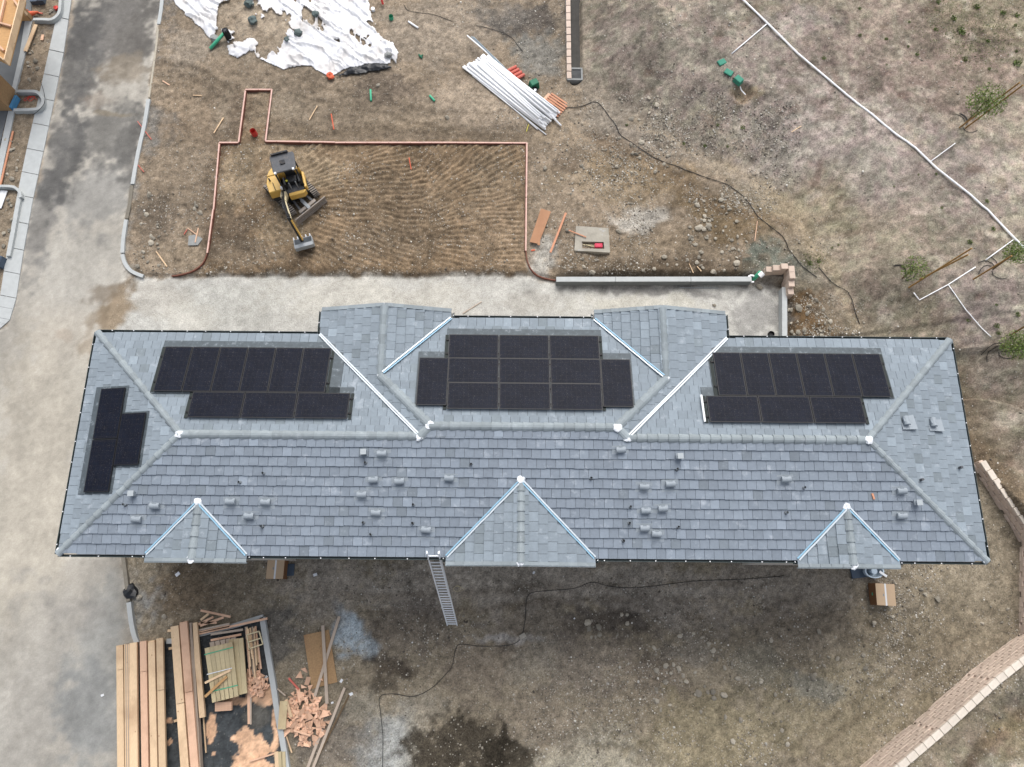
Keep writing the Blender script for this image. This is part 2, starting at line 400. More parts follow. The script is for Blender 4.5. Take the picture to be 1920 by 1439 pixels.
# ---------------------------------------------------------------- ground mesh with soil colours
STEP = 0.07
gx = np.arange(-33, 34, STEP); gy = np.arange(-11, 36.5, STEP)
GX, GY = np.meshgrid(gx, gy); X = GX.ravel(); Y = GY.ravel()
Z = height(X, Y) + noise_relief(X, Y); ZG = Z.reshape(GX.shape)
WX = X + 0.8*fbm(X, Y, 2.2, 81, 4); WY = Y + 0.8*fbm(X, Y, 2.2, 91, 4)
FX = X + 0.25*fbm(X, Y, 0.5, 101, 3); FY = Y + 0.25*fbm(X, Y, 0.5, 111, 3)
C = np.zeros((len(X), 3)); C[:] = lin(142,127,107)
GR = np.full(len(X), 0.6)                                 # pebbliness
n_big = fbm(X, Y, 5, 121, 4); n_mid = fbm(X, Y, 1.3, 131, 4); n_fine = fbm(X, Y, 0.35, 141, 3)
def paint(mask, rgb, grain=None):
    global C, GR
    mask = np.clip(mask, 0, 1); C = C*(1-mask[:, None]) + soil(*rgb)[None]*mask[:, None]
    if grain is not None: GR = GR*(1-mask)+grain*mask
def area(pts, rgb, soft=0.3, s=1.0, warp=1, grain=None):
    x, y = (FX, FY) if warp == 1 else ((WX, WY) if warp == 2 else (X, Y))
    paint(s*ss((sdist(x, y, pts)+soft/2)/soft), rgb, grain)
def blob(px, py, rx, ry, rgb, s=0.7, ang=0, hard=0.5, z=0.0, grain=None, warp=2):
    c = G(px, py, z); sc = abs(G(px+10, py, z)[0]-c[0])/10; Rm = max(rx, ry)*sc*1.7+1.2
    i0, i1 = np.searchsorted(gx, (c[0]-Rm, c[0]+Rm)); j0, j1 = np.searchsorted(gy, (c[1]-Rm, c[1]+Rm))
    if i1 <= i0 or j1 <= j0: return
    sh = GX.shape; W = lambda a: a.reshape(sh)[j0:j1, i0:i1]
    x, y = (W(WX), W(WY)) if warp == 2 else (W(FX), W(FY))
    dx = (x-c[0])/sc; dy = -(y-c[1])/sc; a = math.radians(ang)
    u = (dx*math.cos(a)+dy*math.sin(a))/rx; v = (-dx*math.sin(a)+dy*math.cos(a))/ry
    r = np.hypot(u, v) + .45*W(n_mid) + .55*W(n_fine); m = s*(1-ss((r-hard)/(1.2-hard+1e-3)))
    Cv = C.reshape(sh+(3,))[j0:j1, i0:i1]; Cv[:] = Cv*(1-m[..., None])+soil(*rgb)*m[..., None]
    if grain is not None: Gv = W(GR); Gv[:] = Gv*(1-m)+grain*m
# upper lot
area(UPLOT, (140,125,106), .5, 1, 1, .7)
for b in ((600,190,260,60,(128,115,98),.5),(820,60,160,80,(156,143,126),.7),(900,190,110,70,(170,154,134),.7),(760,240,110,25,(160,144,122),.6),(480,215,110,40,(140,128,110),.5),
          (370,90,60,50,(160,148,132),.6),(1000,40,70,50,(92,86,80),.9),(1010,110,50,45,(138,136,128),.8),(950,30,60,40,(120,114,106),.7),(730,165,60,40,(112,100,88),.6),(330,200,40,60,(150,132,110),.6),  # dark soil left of the north wall has its shade painted in
          (1060,250,60,40,(168,150,126),.7),(1150,230,90,50,(142,134,122),.6),(300,420,45,45,(112,100,86),.7),(330,330,50,40,(146,130,110),.5),(345,470,55,35,(150,134,112),.5),(560,115,180,20,(150,138,120),.5),
          (1180,350,150,60,(150,133,108),.6),(1070,320,30,22,(112,98,82),.8),(1190,420,60,24,(196,190,178),.8),(1350,400,90,60,(122,110,94),.7),(1250,470,160,30,(140,124,102),.6),(1400,330,100,50,(150,138,116),.6),
          (1452,498,64,32,(116,120,108),1,0,.85),(1500,528,34,50,(100,102,92),1,0,.85),(1500,470,40,40,(128,112,92),.7),(1495,560,60,35,(132,118,96),.6),(1545,600,76,46,(110,88,62),1,0,.85),(1370,420,100,50,(120,102,76),.8,15,.7),(1200,330,120,50,(134,115,88),.6,15,.7),(1100,500,100,18,(124,110,92),.6),(1300,505,140,14,(112,98,82),.7),(1020,480,30,40,(172,168,158),.9),(1010,505,26,22,(176,172,162),.9)):
    blob(*b)
blob(540,50,150,55,(178,162,140),.9)
# pad
area(PAD, (134,114,90), .2, 1, 1, .8)
for b in ((560,310,110,60,(172,152,124),.8),(540,420,50,80,(166,146,118),.8),(440,330,50,70,(160,142,116),.7),(430,430,60,60,(116,102,86),.7),(470,480,90,30,(134,120,102),.6),(760,400,150,90,(122,106,86),.65),(930,330,70,60,(150,132,108),.5),(940,430,60,90,(154,134,110),.5),(690,460,130,40,(126,110,90),.5),(960,490,40,30,(150,130,106),.5),(450,215,30,50,(138,122,104),.5),(480,220,18,45,(152,136,114),.6)):
    blob(*b)
# shade painted into the pad: ridge troughs darker, crests paler
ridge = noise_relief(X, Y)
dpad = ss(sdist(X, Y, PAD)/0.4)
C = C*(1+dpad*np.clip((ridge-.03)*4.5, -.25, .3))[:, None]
paint(0.65*np.exp(-(segd(FX, FY, P([(395,515),(600,517),(985,517)]))/0.22)**2), (84,74,62))
paint(0.5*np.exp(-(segd(FX, FY, P([(520,257),(985,258)]))/0.3)**2), (96,84,70))
paint(0.45*np.exp(-(segd(FX, FY, P([(420,277),(401,400),(392,475)]))/0.3)**2), (104,88,72))
paint(0.4*np.exp(-(segd(FX, FY, P([(452,175),(440,258),(406,260),(385,460)]))/0.3)**2), (98,82,66))
# tyre track pair in the north west corner
for ofs in (0, 16):
    t = P([(300,118+ofs),(340,122+ofs),(385,138+ofs*1.3),(425,165+ofs)])
    paint(0.5*np.exp(-(segd(X, Y, t)/0.16)**2)*(0.6+0.4*np.sin(X*30)), (98,86,72))
# hill
area(HILL, (150,139,122), 2.2, 1, 2, .75)
for b in ((1560,200,240,170,(172,160,150),.8),(1750,330,200,120,(160,148,138),.6),(1350,100,160,110,(158,146,134),.7),(1700,120,240,140,(142,128,114),.75),(1850,80,120,120,(152,140,116),.7),(1480,60,80,50,(178,166,156),.6),
          (1620,420,160,110,(160,148,128),.6),(1520,360,130,80,(150,138,112),.6),(1750,560,150,90,(154,143,126),.6),(1860,560,100,80,(152,140,132),.6),(1850,690,90,60,(172,160,142),.6),(1700,600,100,60,(150,138,116),.6),
          (1880,780,70,70,(150,138,118),.6),(1200,120,120,120,(146,136,122),.6),(1250,240,130,60,(136,126,114),.6),(1180,40,60,60,(134,124,114),.6),(1650,330,60,60,(176,164,152),.6),(1560,100,80,50,(138,122,112),.5),(1800,160,120,80,(146,130,116),.6),(1500,270,90,50,(172,160,148),.6),
          (1400,200,70,50,(170,156,142),.6),(1395,175,22,20,(166,146,118),.8),(1740,130,160,60,(130,116,104),.5)):
    blob(*b, z=2.0)
hillm = ss(sdist(X, Y, HILL)/1.5)
a = math.radians(35); U = X*math.cos(a)+Y*math.sin(a); Vv = -X*math.sin(a)+Y*math.cos(a)
streak = fbm(U*0.45, Vv, 0.5, 151, 4)
streak2 = fbm(U, Vv*0.6, 1.6, 161, 4)
C = C*(1 + hillm*(0.42*streak+0.28*streak2))[:, None]
paint(hillm*ss(fbm(X, Y, .8, 171, 3)*4-1.1)*.55, (196,184,166))
paint(hillm*ss(fbm(X, Y, .9, 181, 4)*4-1.3)*.5, (118,98,84))
paint(0.7*np.exp(-(segd(WX, WY, P([(1790,690),(1830,790),(1900,900),(1960,970)], 1.3))/1.0)**2), (104,86,64))
paint(0.8*np.exp(-(segd(FX, FY, P([(1960,1260),(1800,1400),(1700,1500)], 1.6))/0.75)**2), (104,98,86))
paint(0.7*np.exp(-(segd(FX, FY, P([(1960,1305),(1860,1385),(1790,1450)], 1.6))/0.3)**2), (86,72,54))
blob(1880,1380,70,50,(140,124,98),.7,z=1.6)
# yard; soil along the south eave painted paler to offset the building's shade
area(YARD, (140,129,110), .35, 1, 1, .7)
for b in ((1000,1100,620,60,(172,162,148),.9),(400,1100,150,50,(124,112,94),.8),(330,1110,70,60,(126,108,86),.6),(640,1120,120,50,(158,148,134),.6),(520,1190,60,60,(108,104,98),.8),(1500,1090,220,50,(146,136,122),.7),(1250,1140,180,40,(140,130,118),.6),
          (1000,1180,130,60,(134,124,112),.6),(1120,1170,90,28,(92,84,76),.75),(760,1180,120,60,(112,102,94),.5),(900,1260,120,70,(132,120,106),.6),(1100,1260,120,60,(128,118,108),.5),(1000,1260,60,50,(150,142,126),.5),(1240,1290,90,60,(112,100,90),.5),
          (1100,1420,170,50,(172,165,146),.8),(1000,1350,80,60,(138,126,110),.6),(1350,1380,180,90,(154,142,114),.8),(1560,1300,180,120,(146,135,110),.75),(1720,1150,140,90,(140,128,106),.6),(1500,1180,120,60,(120,110,98),.6),(1830,1080,70,120,(134,124,106),.6),
          (1420,1240,60,40,(140,136,122),.5),(1540,1280,60,30,(128,130,124),.5),(730,1400,60,80,(166,164,154),.85),(690,1330,60,50,(146,140,126),.6),(620,1400,90,60,(118,110,102),.6),(770,1340,60,50,(158,150,134),.6),(1300,1220,60,40,(130,124,116),.5)):
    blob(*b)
blob(655,1190,34,46,(176,188,194),.95,20,.5,warp=1); blob(690,1215,26,22,(170,182,188),.8,0,.4,warp=1)
blob(640,1160,14,30,(160,168,172),.7,-20,.3,warp=1); blob(940,1198,70,9,(190,186,180),.6,0,.3,warp=1)
blob(720,1400,38,70,(176,178,174),.7,0,.4); blob(740,1255,60,22,(74,66,58),.85,8,.5,warp=1); blob(722,1285,30,18,(70,62,54),.6,0,.4,warp=1)
blob(860,1405,95,58,(78,71,60),.95,0,.8,warp=1,grain=1); blob(810,1350,20,14,(80,72,60),.7,0,.5,warp=1); blob(950,1430,60,40,(66,60,50),.9,0,.6,warp=1)
# lumber pen: dark asphalt with flakes of salmon coloured sawdust
area(PEN, (74,78,80), .15, 1, 0, .25)
pn = fbm(X, Y, 0.9, 191, 5, .6)
def saw(px, py, rx, ry, ang=0, t=0.0):
    c = G(px, py); sc = abs(G(px+10, py)[0]-c[0])/10; dx = (X-c[0])/sc; dy = -(Y-c[1])/sc; a = math.radians(ang)
    u = (dx*math.cos(a)+dy*math.sin(a))/rx; v = (-dx*math.sin(a)+dy*math.cos(a))/ry
    paint(ss((1-np.hypot(u, v)+pn*1.1-t)*9)*ss(sdist(X, Y, PEN)/.1), (226,182,146), .15)
for s in ((470,1412,42,34),(450,1385,20,24),(516,1370,10,80,-6),(500,1310,20,22),(440,1312,40,8,8),(480,1300,30,16),(317,1352,10,7),(318,1393,6,8),(395,1370,8,22),(400,1415,10,10),(480,1438,60,14)):
    saw(*s)
blob(485,1345,22,26,(120,116,106),.6,warp=1)
# gravel lane and road
area(LANE, (194,192,184), .3, 1, 1, .4)
for b in ((430,560,160,40,(190,189,180),.6),(700,560,200,40,(206,202,190),.7),(1000,560,60,20,(182,178,168),.6),(1100,545,60,15,(150,148,142),.6),(1240,545,180,14,(136,134,130),.8),(1200,575,160,20,(204,200,186),.7),(1420,590,60,50,(160,158,153),.85),(1440,540,50,25,(142,138,132),.7),(300,560,60,40,(188,182,170),.6),(340,590,60,30,(200,196,184),.6)):
    blob(*b)
area(ROAD, (190,184,172), .25, 1, 1, .12)
for b in ((70,900,120,400,(200,192,176),.9),(60,1300,120,200,(186,182,173),.6),(200,1250,80,200,(178,178,172),.8),(190,700,70,120,(196,190,176),.6),(150,520,100,90,(192,188,178),.6),(140,620,90,60,(198,190,176),.5),
          (190,360,70,90,(164,162,156),.8),(90,400,30,140,(142,140,136),.7),(220,60,110,110,(122,119,115),.9),(150,110,50,130,(108,107,105),.85),(260,80,40,90,(126,122,116),.8),(210,250,100,80,(132,130,125),.85),(120,280,40,120,(110,109,107),.85),(240,130,60,34,(162,150,132),.75),(185,180,34,24,(164,152,138),.6),(210,210,50,9,(150,138,118),.7),
          (250,280,20,100,(118,116,112),.6),(225,590,34,60,(158,140,116),.95),(205,690,30,12,(170,155,134),.5),(215,550,50,22,(136,122,104),.7),(185,600,20,30,(150,134,112),.6),(180,650,26,24,(160,144,122),.6),(120,1000,60,40,(196,188,172),.5),(150,1140,60,50,(172,168,160),.6),(120,630,26,14,(180,160,140),.3),(170,1330,60,90,(158,160,158),.6)):
    blob(*b)
rd = ss(sdist(X, Y, ROAD)/0.3)
pat = fbm(X*1.0, Y*0.35, 1.1, 201, 4)                     # streaks along the street
C = C*(1-.20*rd)[:, None]; C = C*(1+rd*(0.26*pat + .16*n_fine+.10*n_mid))[:, None]
edge = np.exp(-(segd(FX, FY, P([(137,0),(118,100),(88,250),(60,370)]))/0.14)**2)
paint(.7*edge, (172,158,140))
edge = np.exp(-(segd(FX, FY, P([(226,1035),(238,1110),(243,1170),(252,1203)]))/0.4)**2)
paint(.45*edge, (150,140,124))
ln = ss(sdist(X, Y, LANE)/0.3)
C = C*(1-.06*ln)[:, None]; C = C*(1+ln*(.22*n_mid+.20*n_fine))[:, None]
paint(.34*ruts(X, Y)*(1-rd*.5), (104,92,76))
for pl_, w_, c_, s_ in (([(1105,250),(1210,320),(1300,370),(1410,405),(1480,430)],.45,(112,94,74),.6),([(1180,230),(1290,290),(1400,330),(1480,400),(1545,500),(1600,600)],.35,(176,158,130),.55),([(1060,495),(1200,505),(1420,512)],.4,(100,86,68),.6),([(1150,180),(1250,260),(1340,300)],.8,(120,110,98),.5),([(500,235),(640,238),(800,242),(985,240)],.35,(112,98,80),.5),([(300,230),(380,240),(380,200)],.6,(124,106,86),.4)):
    paint(s_*np.exp(-(segd(WX, WY, P(pl_, .3))/w_)**2), c_)  # bank and trench lines: slope shading painted as dark bands, pale crest
# general mottling of the bare soil
bare = (1-rd)*(1-ln)
C = C*(1 + bare*(0.26*n_mid + 0.24*n_fine + .22*n_big))[:, None]
wn_ = rng.random(len(X))-.5; n_xs = vn(X, Y, .15, 211)+.8*vn(X, Y, .21, 212)
C = C*(1 + bare*(.30*wn_+.42*n_xs) + (1-bare)*(.09*wn_+.13*n_xs))[:, None]
C = C*(1 + hillm[:, None]*bare[:, None]*(vn(X, Y, .3, 213)[:, None]*np.array([.12,-.02,.08])[None]))
# curvature: crumbled clods are paler than the damp soil between them
C = np.clip(C, 0.012, 0.85)
nxg, nyg = len(gx), len(gy)
idx = np.arange(nxg*nyg).reshape(nyg, nxg)
quads = np.stack([idx[:-1,:-1], idx[:-1,1:], idx[1:,1:], idx[1:,:-1]], -1).reshape(-1, 4)
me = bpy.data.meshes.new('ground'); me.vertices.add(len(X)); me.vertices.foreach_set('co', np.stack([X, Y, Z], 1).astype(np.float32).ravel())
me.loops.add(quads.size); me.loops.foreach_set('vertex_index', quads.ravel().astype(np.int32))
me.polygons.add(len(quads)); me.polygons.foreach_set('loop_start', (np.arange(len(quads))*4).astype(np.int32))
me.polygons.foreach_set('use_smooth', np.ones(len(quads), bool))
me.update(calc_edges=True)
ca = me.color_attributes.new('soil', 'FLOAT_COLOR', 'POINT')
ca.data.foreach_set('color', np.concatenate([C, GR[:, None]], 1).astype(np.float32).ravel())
ground = bpy.data.objects.new('ground', me); COL.objects.link(ground); tag(ground, kind='structure')
def ground_mat():
    m = bpy.data.materials.new('soil'); m.use_nodes = True; n = m.node_tree.nodes; l = m.node_tree.links; b = n['Principled BSDF']
    b.inputs['Roughness'].default_value = .95; b.inputs['Specular IOR Level'].default_value = .1
    at = n.new('ShaderNodeAttribute'); at.attribute_name = 'soil'
    tc = n.new('ShaderNodeTexCoord')
    def noise(sc, det=5, ro=.65):
        t = n.new('ShaderNodeTexNoise'); t.inputs['Scale'].default_value = sc; t.inputs['Detail'].default_value = det; t.inputs['Roughness'].default_value = ro; l.new(tc.outputs['Object'], t.inputs['Vector']); return t.outputs['Fac']
    def math2(op, a, b2):
        t = n.new('ShaderNodeMath'); t.operation = op
        for i, v in enumerate((a, b2)):
            if isinstance(v, (int, float)): t.inputs[i].default_value = v
            else: l.new(v, t.inputs[i])
        return t.outputs[0]
    def rng_(v, a, b2, c, d):
        t = n.new('ShaderNodeMapRange'); t.inputs['From Min'].default_value = a; t.inputs['From Max'].default_value = b2; t.inputs['To Min'].default_value = c; t.inputs['To Max'].default_value = d; l.new(v, t.inputs['Value']); return t.outputs[0]
    n1 = noise(6, 8, .8); n2 = noise(17, 4, .75)
    vo = n.new('ShaderNodeTexVoronoi'); vo.inputs['Scale'].default_value = 10; vo.inputs['Randomness'].default_value = 1; l.new(tc.outputs['Object'], vo.inputs['Vector'])
    vsep = n.new('ShaderNodeSeparateColor'); l.new(vo.outputs['Color'], vsep.inputs[0])
    grain = at.outputs['Alpha']
    f1 = rng_(n1, .35, .65, -.34, .34); f2 = rng_(n2, .36, .64, -.5, .5)
    amp = math2('ADD', math2('MULTIPLY', grain, .85), .05)
    f = math2('ADD', 1.0, math2('MULTIPLY', math2('ADD', f1, f2), amp))
    # pale pebbles: small voronoi cells picked at random
    near = rng_(vo.outputs['Distance'], .36, .26, 0, 1); pick = rng_(vsep.outputs[0], .82, .88, 0, 1)
    peb = math2('MULTIPLY', math2('MULTIPLY', near, pick), math2('MULTIPLY', grain, .6))
    pick2 = rng_(vsep.outputs[1], .72, .76, 0, 1); dark = math2('MULTIPLY', math2('MULTIPLY', near, pick2), math2('MULTIPLY', grain, .35))
    f = math2('MULTIPLY', f, math2('SUBTRACT', 1.0, dark))
    sc = n.new('ShaderNodeVectorMath'); sc.operation = 'SCALE'; l.new(at.outputs['Color'], sc.inputs[0]); l.new(f, sc.inputs['Scale'])
    mx = n.new('ShaderNodeMix'); mx.data_type = 'RGBA'; l.new(peb, mx.inputs['Factor']); l.new(sc.outputs[0], mx.inputs[6])
    mx.inputs[7].default_value = (*lin(196,190,176), 1)
    l.new(mx.outputs[2], b.inputs['Base Color'])
    hsum = math2('ADD', math2('MULTIPLY', n1, 1.0), math2('MULTIPLY', peb, .5)); hsum = math2('ADD', hsum, math2('MULTIPLY', n2, .35))
    bp = n.new('ShaderNodeBump'); bp.inputs['Distance'].default_value = .06
    l.new(rng_(grain, 0, 1, .12, .85), bp.inputs['Strength']); l.new(hsum, bp.inputs['Height']); l.new(bp.outputs[0], b.inputs['Normal'])
    return m
me.materials.append(ground_mat())
# wider terrain around the survey, down to the horizon
far = MB()
rings = [(-33,34-.05,-11,36.45), (-120,120,-120,120), (-1500,1500,-1500,1500)]
def ring_pts(b):
    x0, x1, y0, y1 = b; n = 24
    return [(x0+(x1-x0)*i/n, y0) for i in range(n)]+[(x1, y0+(y1-y0)*i/n) for i in range(n)]+[(x1-(x1-x0)*i/n, y1) for i in range(n)]+[(x0, y1-(y1-y0)*i/n) for i in range(n)]
R0 = [ring_pts(r) for r in rings]; nn = len(R0[0]); vs = []
for k, rp in enumerate(R0):
    for (x, y) in rp:
        xx = min(max(x, -33), 33.9); yy = min(max(y, -11), 36.4); vs.append((x, y, float(height(np.array([xx]), np.array([yy]))[0])-.06-.4*(k > 1)))
far.add(vs, [(k*nn+i, k*nn+(i+1) % nn, (k+1)*nn+(i+1) % nn, (k+1)*nn+i) for k in range(2) for i in range(nn)])
mk('far_soil', (142,128,108), var=.2, scale=.3, rough=.95)
tag(far.build('terrain', M['far_soil']), kind='structure')

# ---------------------------------------------------------------- the townhouse building
ZE = 7.0; PT = 0.225
X0, YS, LEN, YN, YC = -15.412, 0.932, 31.797, 8.933, 9.633
XW, XE, XW2, XE2 = -7.117, -2.251, 3.121, 8.050
X1 = X0+LEN; HR = (YN-YS)/2; YR = (YN+YS)/2; HC = (YC-YS)/2; YRC = (YC+YS)/2
YG = G(724, 585, ZE)[1]                                   # end of the north gables
house = empty('apartment_building', (X0+LEN/2, YR, 0)); tag(house, 'long two storey building with grey tiled hip roof, gables and black solar panels', 'building')
HO = Vector(house.location)
def hp(o): o.parent = house; o.matrix_parent_inverse = Matrix.Translation(-HO); return o
def hsub(o, par): o.parent = par; return o
# south gables: measured at eave height
SG = []
for xa, xb, yend in ((273,463,1051),(836,1116,1058),(1494,1685,1062)):
    a = G(xa, 1045, ZE)[0]; b = G(xb, 1048, ZE)[0]; SG.append((a, b, G((xa+xb)/2, yend-3, ZE)[1]))
def zS(x, y): return ZE+PT*(y-YS)
def zN(x, y): return ZE+PT*(YN-y)
def zNC(x, y): return ZE+PT*(YC-y)
def zWe(x, y): return ZE+PT*(x-X0)
def zEe(x, y): return ZE+PT*(X1-x)
hg = (XE-XW)/2; XR = (XW+XE)/2; hg2 = (XE2-XW2)/2; XR2 = (XW2+XE2)/2
planes = []   # (polygon, zfn, origin, along dir, up-slope dir)
def pl(poly, zf, org, al, up): planes.append((poly, zf, Vector(org), Vector(al), Vector(up)))
pl([(X0,YS),(X1,YS),(X1-HR,YR),(X0+HR,YR)], zS, (X0,YS), (1,0), (0,1))
pl([(XW+HR,YR),(XE2-HR,YR),(XE2-HC,YRC),(XW+HC,YRC)], zS, (X0,YS), (1,0), (0,1))
pl([(X0+HR,YR),(XW+HR,YR),(XW,YN),(X0,YN)], zN, (X0,YN), (1,0), (0,-1))
pl([(XE2-HR,YR),(X1-HR,YR),(X1,YN),(XE2,YN)], zN, (XE2,YN), (1,0), (0,-1))
pl([(X0,YN),(X0,YS),(X0+HR,YR)], zWe, (X0,YS), (0,1), (1,0))
pl([(X1,YS),(X1,YN),(X1-HR,YR)], zEe, (X1,YS), (0,1), (-1,0))
fW = lambda x, y: ZE+PT*(x-XW); fE = lambda x, y: ZE+PT*(XE-x)
fW2 = lambda x, y: ZE+PT*(x-XW2); fE2 = lambda x, y: ZE+PT*(XE2-x)
pl([(XW,YG),(XW,YN),(XR,YN-(XR-XW)),(XR,YG)], fW, (XW,YR), (0,1), (1,0))
pl([(XR,YN-(XR-XW)),(XW+HR,YR),(XW+HC,YRC),(XR,YC-hg)], fW, (XW,YR), (0,1), (1,0))
pl([(XR,YG),(XR,YC-hg),(XE,YC),(XE,YG)], fE, (XE,YC-hg-1), (0,1), (-1,0))
pl([(XE2,YN),(XE2,YG),(XR2,YG),(XR2,YN-(XE2-XR2))], fE2, (XE2,YR), (0,1), (-1,0))
pl([(XR2,YN-(XE2-XR2)),(XR2,YC-hg2),(XE2-HC,YRC),(XE2-HR,YR)], fE2, (XE2,YR), (0,1), (-1,0))
pl([(XW2,YG),(XR2,YG),(XR2,YC-hg2),(XW2,YC)], fW2, (XW2,YC-hg2-1), (0,1), (1,0))
pl([(XW+HC,YRC),(XE2-HC,YRC),(XR2,YC-hg2),(XW2,YC),(XE,YC),(XR,YC-hg)], zNC, (XE-4,YC), (1,0), (0,-1))
sg_lines = []
for (a, b, ye) in SG:
    m_ = (a+b)/2; hw = (b-a)/2
    fa = (lambda a: (lambda x, y: ZE+PT*(x-a)))(a); fb = (lambda b: (lambda x, y: ZE+PT*(b-x)))(b)
    pl([(a,ye),(m_,ye),(m_,YS+hw),(a,YS)], fa, (a,ye), (0,1), (1,0))
    pl([(m_,ye),(b,ye),(b,YS),(m_,YS+hw)], fb, (b,ye), (0,1), (-1,0))
    sg_lines.append((a, b, m_, hw, ye))
def ccw(p):
    a = sum(p[i][0]*p[(i+1) % len(p)][1]-p[(i+1) % len(p)][0]*p[i][1] for i in range(len(p)))
    return p if a > 0 else p[::-1]
def clip(poly, win):
    out = poly
    for i in range(len(win)):
        a, b = win[i], win[(i+1) % len(win)]; inp = out; out = []
        f = lambda p: (b[0]-a[0])*(p[1]-a[1])-(b[1]-a[1])*(p[0]-a[0])
        for j in range(len(inp)):
            p, q = inp[j], inp[(j+1) % len(inp)]; fp, fq = f(p), f(q)
            if fp >= 0: out.append(p)
            if (fp >= 0) != (fq >= 0):
                t = fp/(fp-fq); out.append((p[0]+(q[0]-p[0])*t, p[1]+(q[1]-p[1])*t))
        if len(out) < 3: return []
    return out
# underlay decks (thin solids) = the roof part
dk = MB()
for poly, zf, *_ in planes:
    p = ccw(poly); n = len(p)
    dk.add([(q[0], q[1], zf(*q)-.02) for q in p]+[(q[0], q[1], zf(*q)-.16) for q in p], [tuple(range(n)), tuple(range(n, 2*n))[::-1]]+[(i, i+n, (i+1) % n+n, (i+1) % n) for i in range(n)])
roof = hp(dk.build('roof', M['underlay']))
EXP, TW, THK = 0.328, 0.330, 0.050
tiles = []
for pi, (poly, zf, org, al, up) in enumerate(planes):
    win = ccw(poly); us = [((Vector(q)-org).dot(al), (Vector(q)-org).dot(up)) for q in poly]
    u0, u1 = min(a for a, b in us), max(a for a, b in us); v0, v1 = max(0, min(b for a, b in us)), max(b for a, b in us)
    r0 = int(math.floor(v0/EXP+1e-6)); r1 = int(math.ceil(v1/EXP))
    GP = .010
    for r in range(r0, r1):
        off = ((r*0.5) % 1.0)*TW + random.uniform(-.03, .03)
        if r % 2 and pi >= 6: off += .1
        k = int(math.floor((u0-off)/TW))-1
        while off+k*TW < u1:
            a0 = off+k*TW+.006; a1 = a0+TW-GP; jig = random.uniform(-.010, .010) if r > 0 else 0
            c0 = r*EXP+jig; c1 = (r+1)*EXP+.05
            if r == 0: c0 = -.03
            quad = [org+al*a0+up*c0, org+al*a1+up*c0, org+al*a1+up*c1, org+al*a0+up*c1]
            q2 = ccw([(q.x, q.y) for q in quad])
            # grow window a little at the eave so that the drip edge shows
            if r == 0:
                q2c = clip(ccw([(q.x, q.y) for q in [org+al*a0, org+al*a1, org+al*a1+up*c1, org+al*a0+up*c1]]), win)
                full = len(q2c) == 4
                cl = q2 if full and abs((q2c[0][0]-q2c[2][0])*(q2c[0][1]-q2c[2][1])) > .09*.9*.9 else q2c
            else: cl = clip(q2, win)
            k += 1
            if len(cl) < 3: continue
            ar = abs(sum(cl[i][0]*cl[(i+1) % len(cl)][1]-cl[(i+1) % len(cl)][0]*cl[i][1] for i in range(len(cl))))/2
            if ar < .004: continue
            lift = random.uniform(-.004, .006); tv = []
            for q in cl:
                v = (Vector(q)-org).dot(up); t = (c1-v)/(c1-c0)
                tv.append((q[0], q[1], zf(*q)+.005+THK*(.5 if pi in (2,3,12) else 1)*t+lift*t))
            n = len(tv); bot = [(a, b, c-THK) for a, b, c in tv]
            c = lin(133,144,156)*random.uniform(.90, 1.08) if pi in (0,1) else lin(137,149,158)*random.uniform(.90, 1.09)
            if random.random() < .05: c = c*random.uniform(1.1, 1.25)
            if random.random() < .05: c = c*np.array([.84,.84,.82])
            c = c*(1+random.uniform(-.03,.03))
            tiles.append((ar, pi, tv+bot, [tuple(range(n)), tuple(range(n, 2*n))[::-1]]+[(i, i+n, (i+1) % n+n, (i+1) % n) for i in range(n)], c, ar/((TW-.016)*(c1-c0))))
# the 300 nearest (largest in the picture) tiles as parts, the rest joined
def px_size(t):
    v = t[2][0]; return t[0]/((CAMH-v[2])**2)*(1 if t[1] == 0 else .8)
tiles.sort(key=px_size, reverse=True)
for t in tiles[:300]:
    o = mesh_obj('roof_tile', t[2], t[3], M['tile_grey']); hsub(o, roof); set_tint(o, t[4])
mb = MB(); cols = []
for t in tiles[300:]:
    mb.add(t[2], t[3]); cols += [t[4]]*len(t[2])
o = mb.build('roof_tile', M['tile_grey']); hsub(o, roof); set_tint(o, np.array(cols)); o['kind'] = 'stuff'
# ridge and hip caps
def ridge_run(a, b, wd=.125, lift=.05, cap=.36, drop=.075, end=0.0):
    a = Vector(a); b = Vector(b); L = (b-a).length; n = max(1, round(L/cap)); d = (b-a)/n; s = Vector((-d.y, d.x, 0)).normalized(); dn = d.normalized()
    if b.z > a.z+1e-3: pass
    for i in range(n):
        p = a+d*i-dn*.03; q = a+d*(i+1); wa, wb = wd*1.08, wd*.97
        def sec(c, ww, up):
            z = Vector((0,0,1)); return [c-s*ww+z*(up-drop), c-s*ww*.62+z*(up-.012), c-s*ww*.25+z*(up+.018), c+s*ww*.25+z*(up+.018), c+s*ww*.62+z*(up-.012), c+s*ww+z*(up-drop)]
        va = sec(p, wa*1.06, lift+.035); vb = sec(q, wb, lift); low = [x-Vector((0,0,.05)) for x in (va[0], va[5], vb[0], vb[5])]
        vs = va+vb+low
        fs = [(i_, i_+1, i_+7, i_+6) for i_ in range(5)]+[(5,4,3,2,1,0,12,13)[::1]]+[(6,7,8,9,10,11,15,14)]+[(0,6,14,12),(11,5,13,15)]
        o = mesh_obj('ridge_tile', vs, fs, M['ridge_tile']); hsub(o, roof)
zr = ZE+PT*HR; zrc = ZE+PT*HC; zg = ZE+PT*hg; zg2 = ZE+PT*hg2
ridge_run((X0+HR,YR,zr), (XW+HR,YR,zr), .145); ridge_run((XE2-HR,YR,zr), (X1-HR,YR,zr), .145)
ridge_run((XW+HC,YRC,zrc), (XE2-HC,YRC,zrc), .145)
